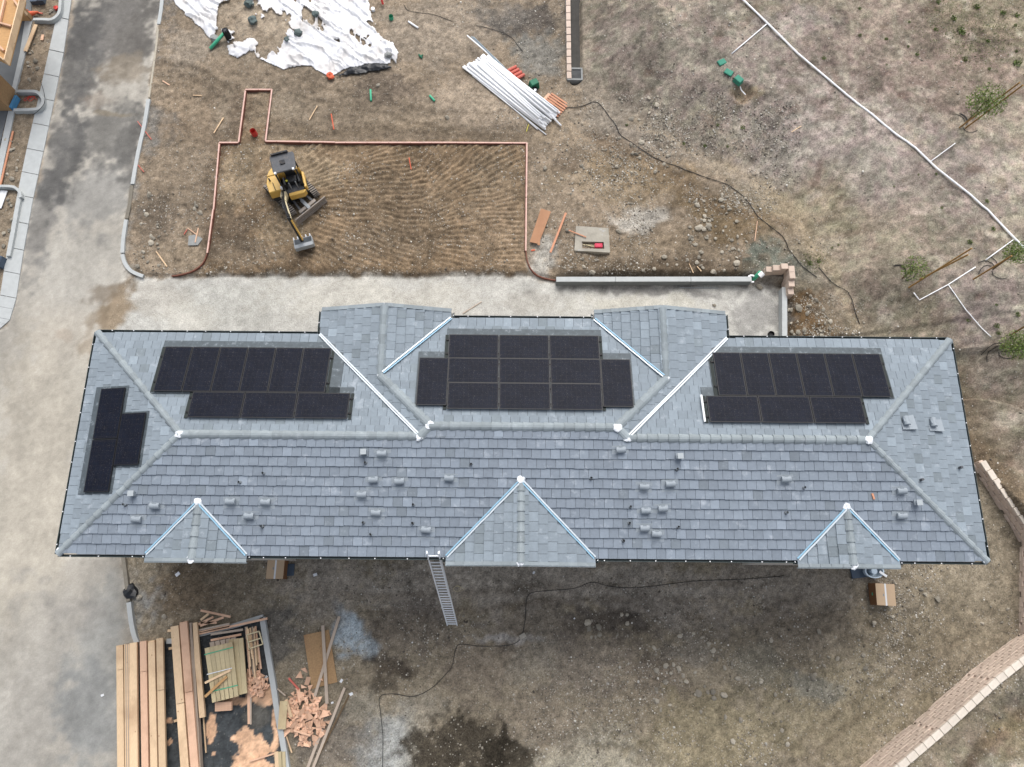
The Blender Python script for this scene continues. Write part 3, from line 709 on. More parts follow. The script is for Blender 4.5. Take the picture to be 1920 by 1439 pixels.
ridge_run((X0,YS,ZE), (X0+HR,YR,zr)); ridge_run((X0,YN,ZE), (X0+HR,YR,zr)); ridge_run((X1,YS,ZE), (X1-HR,YR,zr)); ridge_run((X1,YN,ZE), (X1-HR,YR,zr))
ridge_run((XR,YC-hg,zg), (XW+HC,YRC,zrc), .16); ridge_run((XR2,YC-hg2,zg2), (XE2-HC,YRC,zrc), .16)
ridge_run((XW+HR,YR,zr), (XW+HC,YRC,zrc), .16); ridge_run((XE2-HR,YR,zr), (XE2-HC,YRC,zrc), .16)
ridge_run((XR,YG,zg), (XR,YC-hg,zg), .14); ridge_run((XR2,YG,zg2), (XR2,YC-hg2,zg2), .14)
for (a, b, m_, hw, ye) in sg_lines: ridge_run((m_,ye,ZE+PT*hw), (m_,YS+hw,ZE+PT*hw), .13)
# white mortar at junctions
def lump(p, r, sq=.5, name='mortar', m=None, par=None, seed=0):
    bm = bmesh.new(); bmesh.ops.create_icosphere(bm, subdivisions=2, radius=r); rr = random.Random(seed)
    for v in bm.verts:
        v.co *= 1+rr.uniform(-.3, .35); v.co.z *= sq; v.co += Vector(p)
    me_ = bpy.data.meshes.new(name); bm.to_mesh(me_); bm.free(); me_.materials.append(m or M['mortar'])
    o = bpy.data.objects.new(name, me_); COL.objects.link(o)
    if par: hsub(o, par)
    return o
i = 0
for p, r in (((X0+HR,YR,zr+.04),.19),((X1-HR,YR,zr+.04),.18),((XW+HC,YRC,zrc+.04),.17),((XE2-HC,YRC,zrc+.04),.18),((XW+HR-.02,YR-.05,zr+.04),.15),((XE2-HR,YR-.03,zr+.04),.15),((XR,YC-hg,zg+.03),.13),((XR2,YC-hg2,zg2+.03),.13),
             ((XR,YG+.02,zg),.13),((XR2,YG+.02,zg2),.13),((X1-.05,YN-.05,ZE+.04),.1),((X0+.06,YS+.08,ZE+.04),.13),((X1-.08,YS+.06,ZE+.04),.12),((X0+.06,YN-.05,ZE+.04),.08)):
    i += 1; lump(p, r*.82, .42, par=roof, seed=i)
for (a, b, m_, hw, ye) in sg_lines:
    i += 1; lump((m_,ye-.03,ZE+PT*hw), .13, .6, par=roof, seed=i); lump((m_,YS+hw+.02,ZE+PT*hw+.04), .13, .5, par=roof, seed=i+50)
# valleys: folded white metal, bluish film on the south ones
def valley(a, b, m2, wd=.05, gap=.035):
    a = Vector(a); b = Vector(b); d = (b-a).normalized(); s = Vector((-d.y, d.x, 0)).normalized(); pts_n = 9
    for k, mm_ in ((-1, M['valley_metal']), (1, m2)):
        m_ = MB(); c = [a+(b-a)*t/pts_n+s*k*(gap+random.uniform(-.006,.006)) for t in range(pts_n+1)]
        for p, q in zip(c[:-1], c[1:]): m_.bar(p+Vector((0,0,.075)), q+Vector((0,0,.075)), wd, .02)
        hsub(m_.build('valley_flashing', mm_), roof)
    m_ = MB(); m_.bar(a+Vector((0,0,.055)), b+Vector((0,0,.055)), gap*2, .02); hsub(m_.build('valley_gutter', M['flashing']), roof)
valley((XW,YN,ZE), (XW+HR,YR,zr), M['valley_metal']); valley((XE2,YN,ZE), (XE2-HR,YR,zr), M['valley_metal'])
valley((XE,YC,ZE), (XR+.1,YC-hg+.1,zg), M['valley_blue'], .045); valley((XW2,YC,ZE), (XR2-.1,YC-hg2+.1,zg2), M['valley_blue'], .045)
for (a, b, m_, hw, ye) in sg_lines:
    valley((a+.02,YS,ZE), (m_,YS+hw,ZE+PT*hw), M['valley_blue'], .05); valley((b-.02,YS,ZE), (m_,YS+hw,ZE+PT*hw), M['valley_blue'], .05)
# rake tiles on gable ends
def rake(xa, xb, y, zf, sgn):
    n = max(1, round(abs(xb-xa)/EXP))
    for k in range(n):
        p = xa+(xb-xa)*k/n; q = xa+(xb-xa)*(k+1)/n; m_ = MB()
        za, zb = zf(p), zf(q)
        m_.bar((p, y+sgn*.05, za+.04), (q, y+sgn*.05, zb+.02), .12, .05).bar((p, y+sgn*.125, za-.05), (q, y+sgn*.125, zb-.07), .035, .18)
        hsub(m_.build('rake_tile', M['ridge_tile']), roof)
for xa, xm, xb, y, s in ((XW,XR,XE,YG,1),(XW2,XR2,XE2,YG,1)):
    rake(xa, xm, y, lambda x: ZE+PT*(x-xa), s); rake(xb, xm, y, lambda x: ZE+PT*(xb-x), s)
for (a, b, m_, hw, ye) in sg_lines:
    rake(a, m_, ye, lambda x: ZE+PT*(x-a), -1); rake(b, m_, ye, lambda x: ZE+PT*(b-x), -1)
# gutters
def gutter(a, b, out):
    a = Vector((a[0], a[1], ZE-.05)); b = Vector((b[0], b[1], ZE-.05)); o_ = Vector((out[0], out[1], 0)); m_ = MB()
    m_.bar(a+o_*.035+Vector((0,0,-.05)), b+o_*.035+Vector((0,0,-.05)), .07, .02); m_.bar(a+o_*.08, b+o_*.08, .02, .12)
    g = hp(m_.build('gutter', M['gutter'])); n = max(1, int((b-a).length/.85)); br = MB()
    for k in range(n):
        c = a+(b-a)*(k+.5+random.uniform(-.15,.15))/n; br.box((c+o_*.06+Vector((0,0,.065))), (.035,.035,.012))
    hsub(br.build('gutter_bracket', M['white_paint']), g)
gutter((X0-.03,YS-.03), (X0-.03,YN+.03), (-1,0)); gutter((X1+.03,YS-.03), (X1+.03,YN+.03), (1,0))
gutter((X0,YN+.03), (XW-.05,YN+.03), (0,1)); gutter((XE2+.05,YN+.03), (X1,YN+.03), (0,1)); gutter((XE+.08,YC+.03), (XW2-.08,YC+.03), (0,1))
gutter((XW-.02,YN), (XW-.02,YG), (-1,0)); gutter((XE2+.02,YN), (XE2+.02,YG), (1,0)); gutter((XE+.02,YC+.02), (XE+.02,YG), (1,0)); gutter((XW2-.02,YC+.02), (XW2-.02,YG), (-1,0))
xs = [X0]+[v for g_ in SG for v in (g_[0], g_[1])]+[X1]
for k in range(0, len(xs), 2): gutter((xs[k],YS-.03), (xs[k+1],YS-.03), (0,-1))
for (a, b, m_, hw, ye) in sg_lines: gutter((a-.02,YS), (a-.02,ye), (-1,0)); gutter((b+.02,YS), (b+.02,ye), (1,0))
# walls with windows
wl = MB(); ins = .55
wl.prism([(X0+ins,YS+ins),(X1-ins,YS+ins),(X1-ins,YN-ins),(XE2-.4,YN-ins),(XE2-.4,YG-.35),(XW2+.4,YG-.35),(XW2+.4,YC-ins),(XE-.4,YC-ins),(XE-.4,YG-.35),(XW+.4,YG-.35),(XW+.4,YN-ins),(X0+ins,YN-ins)], -.3, ZE-.12)
hp(wl.build('wall', M['stucco']))
for (a, b, m_, hw, ye) in sg_lines:
    g_ = MB(); g_.box(((a+b)/2, (ye+YS)/2+.42, 3.3), (b-a-.7, YS-ye+.5, 7.0)); hp(g_.build('wall', M['stucco']))
for side, yw in ((-1, YS+ins-.02), (1, YN-ins+.02)):
    for xw_ in np.arange(X0+2, X1-1, 2.65):
        if side == 1 and XW < xw_ < XE2: continue
        for zc in (1.9, 5.1):
            f_ = hp(MB().box((xw_, yw, zc), (1.3,.1,1.3)).build('window', M['white_paint']))
            hsub(MB().box((xw_, yw+side*.045, zc), (1.15,.06,1.15)).build('window_pane', M['window_glass']), f_)
# ---------------------------------------------------------------- solar panels
def on_plane(px, py, zf, dz=.14):
    z = ZE+.4
    for _ in range(12):
        p = G(px, py, z); z = zf(p[0], p[1])+dz
    return Vector(G(px, py, z))
def sol_mat():
    m = mat('solar_glass', lin(24,29,42), rough=.45, var=.3, scale=2.5, spec=.06); n = m.node_tree.nodes; l = m.node_tree.links
    b = n['Principled BSDF']; tc = n.new('ShaderNodeTexCoord'); br = n.new('ShaderNodeTexBrick'); br.offset = 0; br.inputs['Scale'].default_value = 1
    br.inputs['Brick Width'].default_value = .17; br.inputs['Row Height'].default_value = .17; br.inputs['Mortar Size'].default_value = .004
    sp = n.new('ShaderNodeTexNoise'); sp.inputs['Scale'].default_value = 30; sp.inputs['Detail'].default_value = 4; l.new(tc.outputs['Object'], sp.inputs['Vector'])
    l.new(tc.outputs['Object'], br.inputs['Vector'])
    old = b.inputs['Base Color'].links[0].from_socket
    mx = n.new('ShaderNodeMix'); mx.data_type = 'RGBA'; l.new(old, mx.inputs[6]); mx.inputs[7].default_value = (*lin(48,44,48), 1)
    f = n.new('ShaderNodeMath'); f.operation = 'MULTIPLY'; f.inputs[1].default_value = .8; l.new(br.outputs['Fac'], f.inputs[0]); l.new(f.outputs[0], mx.inputs['Factor'])
    mx2 = n.new('ShaderNodeMix'); mx2.data_type = 'RGBA'; l.new(mx.outputs[2], mx2.inputs[6]); mx2.inputs[7].default_value = (*lin(128,120,112), 1)
    r = n.new('ShaderNodeMapRange'); r.inputs['From Min'].default_value = .60; r.inputs['From Max'].default_value = .80; r.inputs['To Max'].default_value = .55; l.new(sp.outputs['Fac'], r.inputs['Value']); l.new(r.outputs[0], mx2.inputs['Factor'])
    l.new(mx2.outputs[2], b.inputs['Base Color']); return m
def chalk(m, amt, sc=2.2, col=(206,214,222)):
    n = m.node_tree.nodes; l = m.node_tree.links; b = n['Principled BSDF']; old = b.inputs['Base Color'].links[0].from_socket
    tc = n.new('ShaderNodeTexCoord'); t = n.new('ShaderNodeTexNoise'); t.inputs['Scale'].default_value = sc; t.inputs['Detail'].default_value = 9; t.inputs['Roughness'].default_value = .72; l.new(tc.outputs['Object'], t.inputs['Vector'])
    r = n.new('ShaderNodeMapRange'); r.inputs['From Min'].default_value = .56; r.inputs['From Max'].default_value = .76; r.inputs['To Max'].default_value = amt; l.new(t.outputs['Fac'], r.inputs['Value'])
    mx = n.new('ShaderNodeMix'); mx.data_type = 'RGBA'; l.new(r.outputs[0], mx.inputs['Factor']); l.new(old, mx.inputs[6]); mx.inputs[7].default_value = (*lin(*col), 1); l.new(mx.outputs[2], b.inputs['Base Color'])
for q_ in ('yellow_paint','machine_grey','machine_black','rubber'): chalk(M[q_], .7, 4, (150,132,108))
chalk(M['tile_grey'], .55); chalk(M['ridge_tile'], .4); chalk(M['flashing'], .5, 5); chalk(M['vault'], .8, 1.5)
M['solar'] = sol_mat(); mk('solar_warm', (36,31,35), rough=.5, var=.3, scale=2.5, spec=.06); mk('solar_frame', (30,30,33), rough=.5, var=.1)
def solar(x0, x1, y0, y1, zf, warm=False, dz=.14):
    def pt(x, y, d): return Vector((x, y, zf(x, y)+d))
    g = .012; x0 += g; x1 -= g; y0 += g; y1 -= g
    v = [pt(x, y, d) for d in (dz-.04, dz) for x, y in ((x0,y0),(x1,y0),(x1,y1),(x0,y1))]
    c = Vector(((x0+x1)/2, (y0+y1)/2, zf((x0+x1)/2, (y0+y1)/2)+dz))
    fr = mesh_obj('solar_panel', v, [(3,2,1,0),(4,5,6,7),(0,1,5,4),(1,2,6,5),(2,3,7,6),(3,0,4,7)], M['solar_frame']); hp(fr)
    e = .028; v = [pt(x, y, dz+d)-c for d in (.001, .004) for x, y in ((x0+e,y0+e),(x1-e,y0+e),(x1-e,y1-e),(x0+e,y1-e))]
    gl = mesh_obj('panel_glass', v, [(3,2,1,0),(4,5,6,7),(0,1,5,4),(1,2,6,5),(2,3,7,6),(3,0,4,7)], M['solar'])
    gl.parent = fr; gl.location = c
    return fr
def tray(x0, x1, y0, y1, zf, name='flashing_tray'):
    v = [Vector((x, y, zf(x, y)+d)) for d in (.02, .058) for x, y in ((x0,y0),(x1,y0),(x1,y1),(x0,y1))]
    hp(mesh_obj(name, v, [(3,2,1,0),(4,5,6,7),(0,1,5,4),(1,2,6,5),(2,3,7,6),(3,0,4,7)], M['flashing']))
def rail(x0, x1, y, zf):
    hp(MB().bar((x0,y,zf(x0,y)+.085), (x1,y,zf(x1,y)+.085), .05, .05).build('panel_rail', M['solar_frame']))
def row(pxa, pya, pxb, pyb, n, zf, warm=()):
    a = on_plane(pxa, pya, zf); b = on_plane(pxb, pyb, zf); x0, x1 = min(a.x,b.x), max(a.x,b.x); y0, y1 = min(a.y,b.y), max(a.y,b.y)
    for k in range(n): solar(x0+(x1-x0)*k/n, x0+(x1-x0)*(k+1)/n, y0, y1, zf, k in warm)
    rail(x0-.08, x1+.08, y0+(y1-y0)*.25, zf); rail(x0-.08, x1+.08, y0+(y1-y0)*.75, zf)
    return x0, x1, y0, y1
# rows are measured at mid-height left and right edges, then squared up
def meas(tl, br_): return tl, br_
def rowq(tl, tr, bl, n, zf, warm=()):
    a = on_plane(*tl, zf); b = on_plane(*tr, zf); c = on_plane(*bl, zf)
    x0 = (a.x+c.x)/2; x1 = x0+(b.x-a.x); y1 = (a.y+b.y)/2; y0 = c.y
    for k in range(n): solar(x0+(x1-x0)*k/n, x0+(x1-x0)*(k+1)/n, y0, y1, zf, k in warm)
    if n > 1:
        for xs_, xe_ in ((x0-.13, x0-.012), (x1+.012, x1+.11)):
            v = [Vector((x, y, zf(x, y)+d)) for d in (.03, .066) for x, y in ((xs_,y0),(xe_,y0),(xe_,y1),(xs_,y1))]
            hp(mesh_obj('side_skirt', v, [(3,2,1,0),(4,5,6,7),(0,1,5,4),(1,2,6,5),(2,3,7,6),(3,0,4,7)], M['gutter_inside']))
        rail(x0-.09, x1+.09, y0+(y1-y0)*.22, zf); rail(x0-.09, x1+.09, y0+(y1-y0)*.78, zf)
    return x0, x1, y0, y1
r = rowq((311,650), (623,652), (285,734), 6, zN, (5,)); tray(r[0]-.12, r[1]+.5, r[2]-.05, r[3]+.27, zN)
r2 = rowq((360,735), (656,736), (351,783), 3, zN)
tray(r2[1]-1.0, r2[1]+.08, r2[2]+.1, r[2]+.25, zN)
r = rowq((841,628), (1122,628), (840,672), 3, zNC); tray(r[0]-.08, r[1]+.1, r[2], r[3]+.27, zNC); top = r
rm = rowq((840,672), (1125,672), (839,718), 3, zNC); rb = rowq((839,718), (1127,718), (838,767), 3, zNC)
w_ = (rb[1]-rb[0])/3*.60
for s_ in (0, 1):
    xa = rb[0]-w_ if s_ == 0 else rb[1]; yb = rm[3]; ya = rb[2]+.13
    solar(xa, xa+w_, ya, yb, zNC); tray(xa-.05, xa+w_+.05, ya+.1, yb+.27, zNC)
r = rowq((1336,660), (1650,664), (1347,742), 6, zN, ()); tray(r[0]-.15, r[1]+.14, r[2]-.03, r[3]+.27, zN)
r3 = rowq((1324,742), (1614,744), (1330,792), 3, zN)
tray(r3[0]-.12, r[0]+.3, r3[2]+.5, r[2]+.35, zN)
hp(MB().bar((r3[0]-.16, r3[2]+.02, zN(0,r3[2])+.13), (r3[0]-.16, r3[3]+.02, zN(0,r3[3])+.13), .07, .03).build('panel_skirt', M['white_paint']))
a = on_plane(187,729,zWe); b = on_plane(233,728,zWe); c = on_plane(158,924,zWe); d = on_plane(260,872,zWe); e_ = on_plane(271,773,zWe)
xa = (a.x+c.x)/2; xb = xa+(b.x-a.x); ym = (a.y+c.y)/2
solar(xa, xb, ym, a.y, zWe); solar(xa, xb, c.y, ym, zWe); solar(xb, xb+(xb-xa)*.98, d.y, e_.y, zWe)
tray(xa-.25, xb+.08, c.y-.05, a.y+.08, zWe); tray(xb, xb*2-xa+.05, d.y-.06, e_.y+.06, zWe)
# ---------------------------------------------------------------- roof vents
def vent_mesh():
    m_ = MB(); n = 8; L = .16; R = .105; vs = []
    for y in (-1, 1):
        pass
    for x in (-L, L):
        for k in range(n+1):
            t = math.pi*k/n; vs.append((x, -R*math.cos(t)*1.05, .07+R*math.sin(t)))
    fs = [(k, k+1, n+2+k, n+1+k) for k in range(n)]+[tuple(range(n+1))[::-1], tuple(range(n+1, 2*n+2))]
    m_.add(vs, fs); m_.box((0,0,.03), (.26,.16,.10)); m_.box((0,.10,.13), (.12,.03,.03)); return m_
vme = None
def place_vent(px, py, zf, tz, rz=0.0):
    global vme
    p = on_plane(px, py, zf, .14)-Vector((0,0,.09))
    if vme is None:
        o = vent_mesh().build('roof_vent', M['vent']); vme = o.data
    else: o = bpy.data.objects.new('roof_vent', vme); COL.objects.link(o)
    o.parent = house; o.location = p-HO; o.rotation_euler = (math.atan(PT)*tz[0], math.atan(PT)*tz[1], rz+random.uniform(-.08,.08))
    f_ = MB().add([(-.29,-.38,-.045),(.29,-.38,-.045),(.29,.15,-.02),(-.29,.15,-.02),(-.29,-.38,-.032),(.29,-.38,-.032),(.29,.15,-.005),(-.29,.15,-.005)], [(3,2,1,0),(4,5,6,7),(0,1,5,4),(1,2,6,5),(2,3,7,6),(3,0,4,7)]).build('vent_flashing', M['vent']); f_.parent = o
for px, py in ((290,948),(256,973),(432,940),(467,967),(716,850),(749,902),(700,899),(842,896),(678,927),(705,961),(498,941),(799,993),(1164,843),(1208,912),(1257,907),(1211,957),(1243,953),(1209,990),(1231,1001),(1474,898),(1691,920),(1691,967)):
    place_vent(px, py, zS, (1,0))
for px, py in ((1700,790),(1751,793)): place_vent(px, py, zEe, (0,1), math.pi/2)
for px, py in ((682,848),(1275,856),(1722,943),(247,926)):
    p = on_plane(px, py, zS, .2)
    b_ = MB().box((p.x, p.y, p.z-.08), (.16,.15,.3), .05).box((p.x-.07, p.y+.01, p.z-.04), (.12,.18,.06)).build('box_vent', M['vent']); hp(b_)
    hsub(MB().box((p.x, p.y, p.z+.085), (.20,.19,.03), .05).build('vent_cap', M['vent_pipe']), b_)
for px, py in ((492,887),(447,904),(684,867),(883,870),(774,946),(773,981),(680,980),(489,987),(1109,896),(1271,879),(1183,950),(1181,981),(1273,988),(1510,914),(1477,961),(230,946),(694,1002),(1170,1014)):
    p = on_plane(px, py, zS, .2); q = p-Vector((0,0,.24))
    o = hp(MB().tube([q, p], .04, 8, False).tube([p, q], .026, 8, False).build('vent_pipe', M['vent_pipe'])); hsub(MB().tube([p-Vector((0,0,.04)), p-Vector((0,0,.02))], .028, 8).build('pipe_mouth', M['black']), o)
    hsub(MB().tube([q+Vector((0,0,.02)), q+Vector((0,0,.09))], [.085,.05], 8).build('pipe_boot', M['machine_grey']), o)
for px, py in ((1731,899),(1804,876)):
    p = on_plane(px, py, zEe, .2); hp(MB().tube([p-Vector((0,0,.24)), p], .045, 8).build('vent_pipe', M['machine_grey']))
p = on_plane(1637, 931, zS, .06); o = MB().bar(p+Vector((-.02,.1,.0)), p+Vector((.02,-.1,0)), .06, .05).build('brick_piece', M['orange_lumber']); tag(o, 'small orange brown offcut lying on the roof tiles east of the middle', 'offcut')

# ---------------------------------------------------------------- kerbs and low concrete walls
def thing(o, label, cat, group=None): return tag(o, label, cat, group)
def rk(pxs, wd, z0, z1, name, label, cat, m='concrete', n=3):
    pts = smooth_line([Vector(G(a, b, z1)) for a, b in pxs], n)
    z = [hz(p.x, p.y) for p in pts]
    o = ribbon([(p.x, p.y) for p in pts], wd, z0, z1).build(name, M[m]); return tag(o, label, cat)
rk([(305,-25),(302,15),(297,45)], .19, -.2, .17, 'kerb', 'short pale kerb at the top of the road beside the white sheeting', 'kerb')
rk([(297,47),(291,100),(284,150),(279,183)], .10, -.2, .13, 'kerb', 'dirt covered thin kerb along the road below the white sheeting', 'kerb', 'sandstone')
rk([(278,186),(270,235),(262,270),(255,305),(248,345)], .19, -.2, .18, 'kerb', 'white kerb length crossed by red stakes beside the road', 'kerb')
rk([(247,348),(243,380),(237,410)], .17, -.2, .16, 'kerb', 'dusty brown kerb length between two pale lengths beside the road', 'kerb', 'sandstone')
rk([(236,412),(231,445),(229,474)], .18, -.2, .19, 'kerb', 'straight pale kerb just above the curved road corner', 'kerb')
rk([(229,477),(233,492),(243,506),(255,513),(268,518)], .17, -.2, .16, 'kerb', 'curved concrete kerb at the corner of road and gravel lane', 'kerb')
rk([(228,1030),(235,1080),(240,1128)], .16, -.2, .15, 'kerb', 'thin dusty kerb south of the roof corner beside the black bag', 'kerb', 'sandstone')
rk([(241,1130),(246,1170),(252,1195),(257,1206)], .19, -.2, .18, 'kerb', 'grey kerb curving to the top of the western lumber stack', 'kerb')
# road side concrete gutter on the far left
def lift_strip(outer, inner, z0, z1, name, label, cat, m='concrete'):
    A = [G(a, b, z1) for a, b in outer]; B = [G(a, b, z1) for a, b in inner]
    mb_ = MB(); n = len(A)
    vs = [(p[0],p[1],z1) for p in A]+[(p[0],p[1],z1) for p in B]+[(p[0],p[1],z0) for p in A]+[(p[0],p[1],z0) for p in B]
    fs = []
    for i in range(n-1): fs += [(i+1, i, n+i, n+i+1), (i, i+1, 2*n+i+1, 2*n+i), (n+i+1, n+i, 3*n+i, 3*n+i+1)]
    fs += [(0, 2*n, 3*n, n), (n-1, 2*n-1, 4*n-1, 3*n-1)]
    o = mb_.add(vs, fs).build(name, M[m]); bmx = bmesh.new(); bmx.from_mesh(o.data); bmesh.ops.recalc_face_normals(bmx, faces=bmx.faces); bmx.to_mesh(o.data); bmx.free(); return tag(o, label, cat)
seam = [(137,-25),(119,100),(101,190),(81,285),(62,372),(44,470),(30,560),(18,600),(0,616),(-30,630)]
inn = [(119,-29),(92,94),(72,184),(50,279),(32,366),(14,464),(0,554),(-12,594),(-30,606),(-60,620)]
def lerp(p, q, t): return (p[0]+(q[0]-p[0])*t, p[1]+(q[1]-p[1])*t)
n_seg = 8; gut = empty('concrete_gutter', G(80,250)); tag(gut, 'wide pale concrete gutter along the left side of the asphalt road', 'gutter')
for i in range(len(seam)-1):
    for half in (0, 1):
        t0, t1 = half/2, (half+1)/2-.012
        o = lift_strip([lerp(seam[i], seam[i+1], t0), lerp(seam[i], seam[i+1], t1)], [lerp(inn[i], inn[i+1], t0), lerp(inn[i], inn[i+1], t1)], -.2, .05+.002*((i+half) % 2), 'gutter_slab', None, None)
        o.parent = gut; o.matrix_parent_inverse = Matrix.Translation(-gut.location)
def ucurb(pxs, label, wd=.16, z1=.28): return rk(pxs, wd, -.1, z1, 'kerb', label, 'kerb')
ucurb([(30,171),(50,171),(68,172),(78,181),(80,191),(75,201),(62,205),(25,206)], 'rounded concrete planter kerb with wires inside, left of the road')
ucurb([(62,36),(80,36),(96,36),(108,27),(112,14),(113,-15)], 'curved concrete kerb beside the orange cone at the top left')
ucurb([(-20,349),(15,349),(28,352),(36,360),(38,370)], 'rounded kerb end at the left edge above the white sheet', .13)
rk([(37,362),(30,400),(22,445),(15,480)], .2, -.1, .20, 'kerb', 'wide raised kerb strip beside the gutter, left edge', 'kerb')
# dark slabs and edges by the timber building
o = MB().prism(P([(-80,-40),(62,-40),(60,20),(22,205),(-40,230),(-80,230)]), -.1, .06).build('driveway_slab', M['dark_slab']); tag(o, 'dark grey concrete driveway slab under the timber frame', 'slab')
o = lift_strip([(62,30),(47,100),(28,175)], [(48,30),(37,100),(20,175)], -.1, .09, 'slab_edge', 'pale troweled slab edge strip beside the dirt bed', 'slab')
o = lift_strip([(28,205),(8,300),(-8,380)], [(16,205),(-2,290),(-20,380)], -.1, .09, 'slab_edge', 'pale slab edge strip below the rounded planter kerb', 'slab')
o = MB().prism(P([(-80,208),(16,208),(-5,300),(-80,330)]), -.1, .055).build('driveway_slab', M['dark_slab']); tag(o, 'dark concrete slab at the left edge below the blue marked wall', 'slab')
# left bed soil shows the ground; pen kerbs
rk([(312,1203),(332,1201),(372,1190),(430,1176),(470,1164),(493,1157)], .2, -.1, .2, 'kerb', 'grey kerb running above the lumber pen towards its corner', 'kerb')
rk([(491,1158),(500,1215),(511,1280),(521,1345),(531,1400),(540,1460)], .22, -.1, .2, 'kerb', 'long grey kerb between the lumber pen and the pile of offcuts', 'kerb', 'concrete')
# retaining kerb walls by the gravel lane
lw = empty('retaining_wall', G(1240,532)); tag(lw, 'long low concrete wall with pale top north of the gravel lane', 'wall')
b0 = G(1042, 536, 0); b1 = G(1404, 535.5, 0)
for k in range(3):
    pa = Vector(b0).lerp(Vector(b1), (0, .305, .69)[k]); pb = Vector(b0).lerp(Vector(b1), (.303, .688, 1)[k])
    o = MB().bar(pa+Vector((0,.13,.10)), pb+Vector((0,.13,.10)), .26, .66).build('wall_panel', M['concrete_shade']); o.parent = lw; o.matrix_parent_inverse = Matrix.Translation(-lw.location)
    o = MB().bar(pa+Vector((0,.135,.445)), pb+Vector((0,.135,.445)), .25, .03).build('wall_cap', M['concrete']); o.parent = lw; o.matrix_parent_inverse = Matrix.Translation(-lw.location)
rw = empty('retaining_wall', G(1460,600)); tag(rw, 'low pale concrete wall running up from the roof to the tan blocks', 'wall')
a = Vector(G(1460,546,0)); b = Vector(G(1460,660,0))
o = MB().bar(a+Vector((.12,0,.1)), b+Vector((.12,0,.1)), .24, .72).build('wall_panel', M['concrete']); o.parent = rw; o.matrix_parent_inverse = Matrix.Translation(-rw.location)

# ---------------------------------------------------------------- block walls
def block_mesh(L, H, D):
    m_ = MB().box((0,0,0), (L-.012, D, H-.012)); o = m_.build('tmp'); bevel(o, .015, 1)
    dg = bpy.context.evaluated_depsgraph_get(); me_ = bpy.data.meshes.new_from_object(o.evaluated_get(dg)); bpy.data.objects.remove(o); return me_
def block_wall(name, label, path, heights, base, L=.42, H=.2, D=.3, m='block', mc='cap_block', cap=True, side=1):
    root = empty(name, (path[0][0], path[0][1], base)); tag(root, label, 'wall')
    bm_ = block_mesh(L, H, D*.9); bm_.materials.clear(); bm_.materials.append(M[m]); cm = block_mesh(L, .10, D*.92); cm.materials.clear(); cm.materials.append(M[mc])
    extra = MB(); ecnt = 0; s0 = 0.0; cnt = 0
    for i in range(len(path)-1):
        _a, _b = Vector(path[i][:2]), Vector(path[i+1][:2]); _d = (_b-_a).normalized(); _n = Vector((_d.y, -_d.x))*side*D*.55; h0, h1 = heights[i]-.03, heights[i+1]-.03; t_ = .05
        cv = [(q_.x+_n.x*k_, q_.y+_n.y*k_, z_) for q_, zt in ((_a-_d*t_, h0), (_b+_d*t_, h1)) for k_, z_ in ((.45,base-.1),(1.5,base-.1),(1.5,base+zt),(.45,base+zt))]
        co = mesh_obj('wall_core', cv, [(0,1,2,3),(7,6,5,4),(0,4,5,1),(1,5,6,2),(2,6,7,3),(3,7,4,0)], M['block']); co.parent = root; co.matrix_parent_inverse = Matrix.Translation(-root.location)
        a = Vector(path[i][:2]); b = Vector(path[i+1][:2]); ln_ = (b-a).length; d = (b-a)/ln_; n = max(1, round(ln_/L)); ang = math.atan2(d.y, d.x); nrm = Vector((d.y, -d.x))*side
        nc = int(max(heights)/H)
        for k in range(n):
            t = (k+.5)/n; hh = heights[i]*(1-t)+heights[i+1]*t; c_ = a+d*ln_*t+nrm*D*.5
            courses = max(1, int(math.ceil(hh/H))); dzc = hh-courses*H
            for q in range(courses):
                sh = (L/2 if q % 2 else 0)
                cc = c_+d*sh*(1 if k < n-1 else .4); jj = random.uniform(-.006,.012); z = base+dzc+H*(q+.5)
                if cnt < 300:
                    o = bpy.data.objects.new('block', bm_); COL.objects.link(o); o.parent = root; o.location = Vector((cc.x-nrm.x*jj, cc.y-nrm.y*jj, z))-root.location; o.rotation_euler = (0,0,ang); o.scale = (ln_/n/L,1,1); cnt += 1
                else: extra.box((cc.x, cc.y, z), (L-.015, D*.9, H-.015), ang); ecnt += 1
            if cap:
                o = bpy.data.objects.new('cap_stone', cm); COL.objects.link(o); o.parent = root; o.location = Vector((c_.x, c_.y, base+hh+.05))-root.location; o.rotation_euler = (0,0,ang+random.uniform(-.02,.02)); o.scale = (ln_/n/L,1,1)
    if ecnt:
        o = extra.build('block', M[m]); o.parent = root; o.matrix_parent_inverse = Matrix.Translation(-root.location); o['kind'] = 'stuff'
    return root
WE = WALL_E
block_wall('retaining_wall', 'tan block retaining wall with pale cap stones leaving the east side of the roof', [WE[0], WE[1], WE[2]], [.55,.8,1.0], -.05, side=-1)
block_wall('retaining_wall', 'tan block retaining wall running straight down the right edge', [WE[2], WE[3]], [1.0,1.7], -.05, side=-1)
block_wall('retaining_wall', 'pinkish block retaining wall with cap stones slanting across the lower right corner', [WE[3], WE[4], WE[5], WE[6], WE[7]], [1.7,1.7,1.7,1.7,1.7], -.05, side=-1)
block_wall('retaining_wall', 'narrow grey block wall beside the dark drain channel at the top', [(p[0], p[1]) for p in WALL_N[::-1]], [.5,.75,.9], .0, L=.45, D=.26, m='gravel_grey', mc='block', side=1)
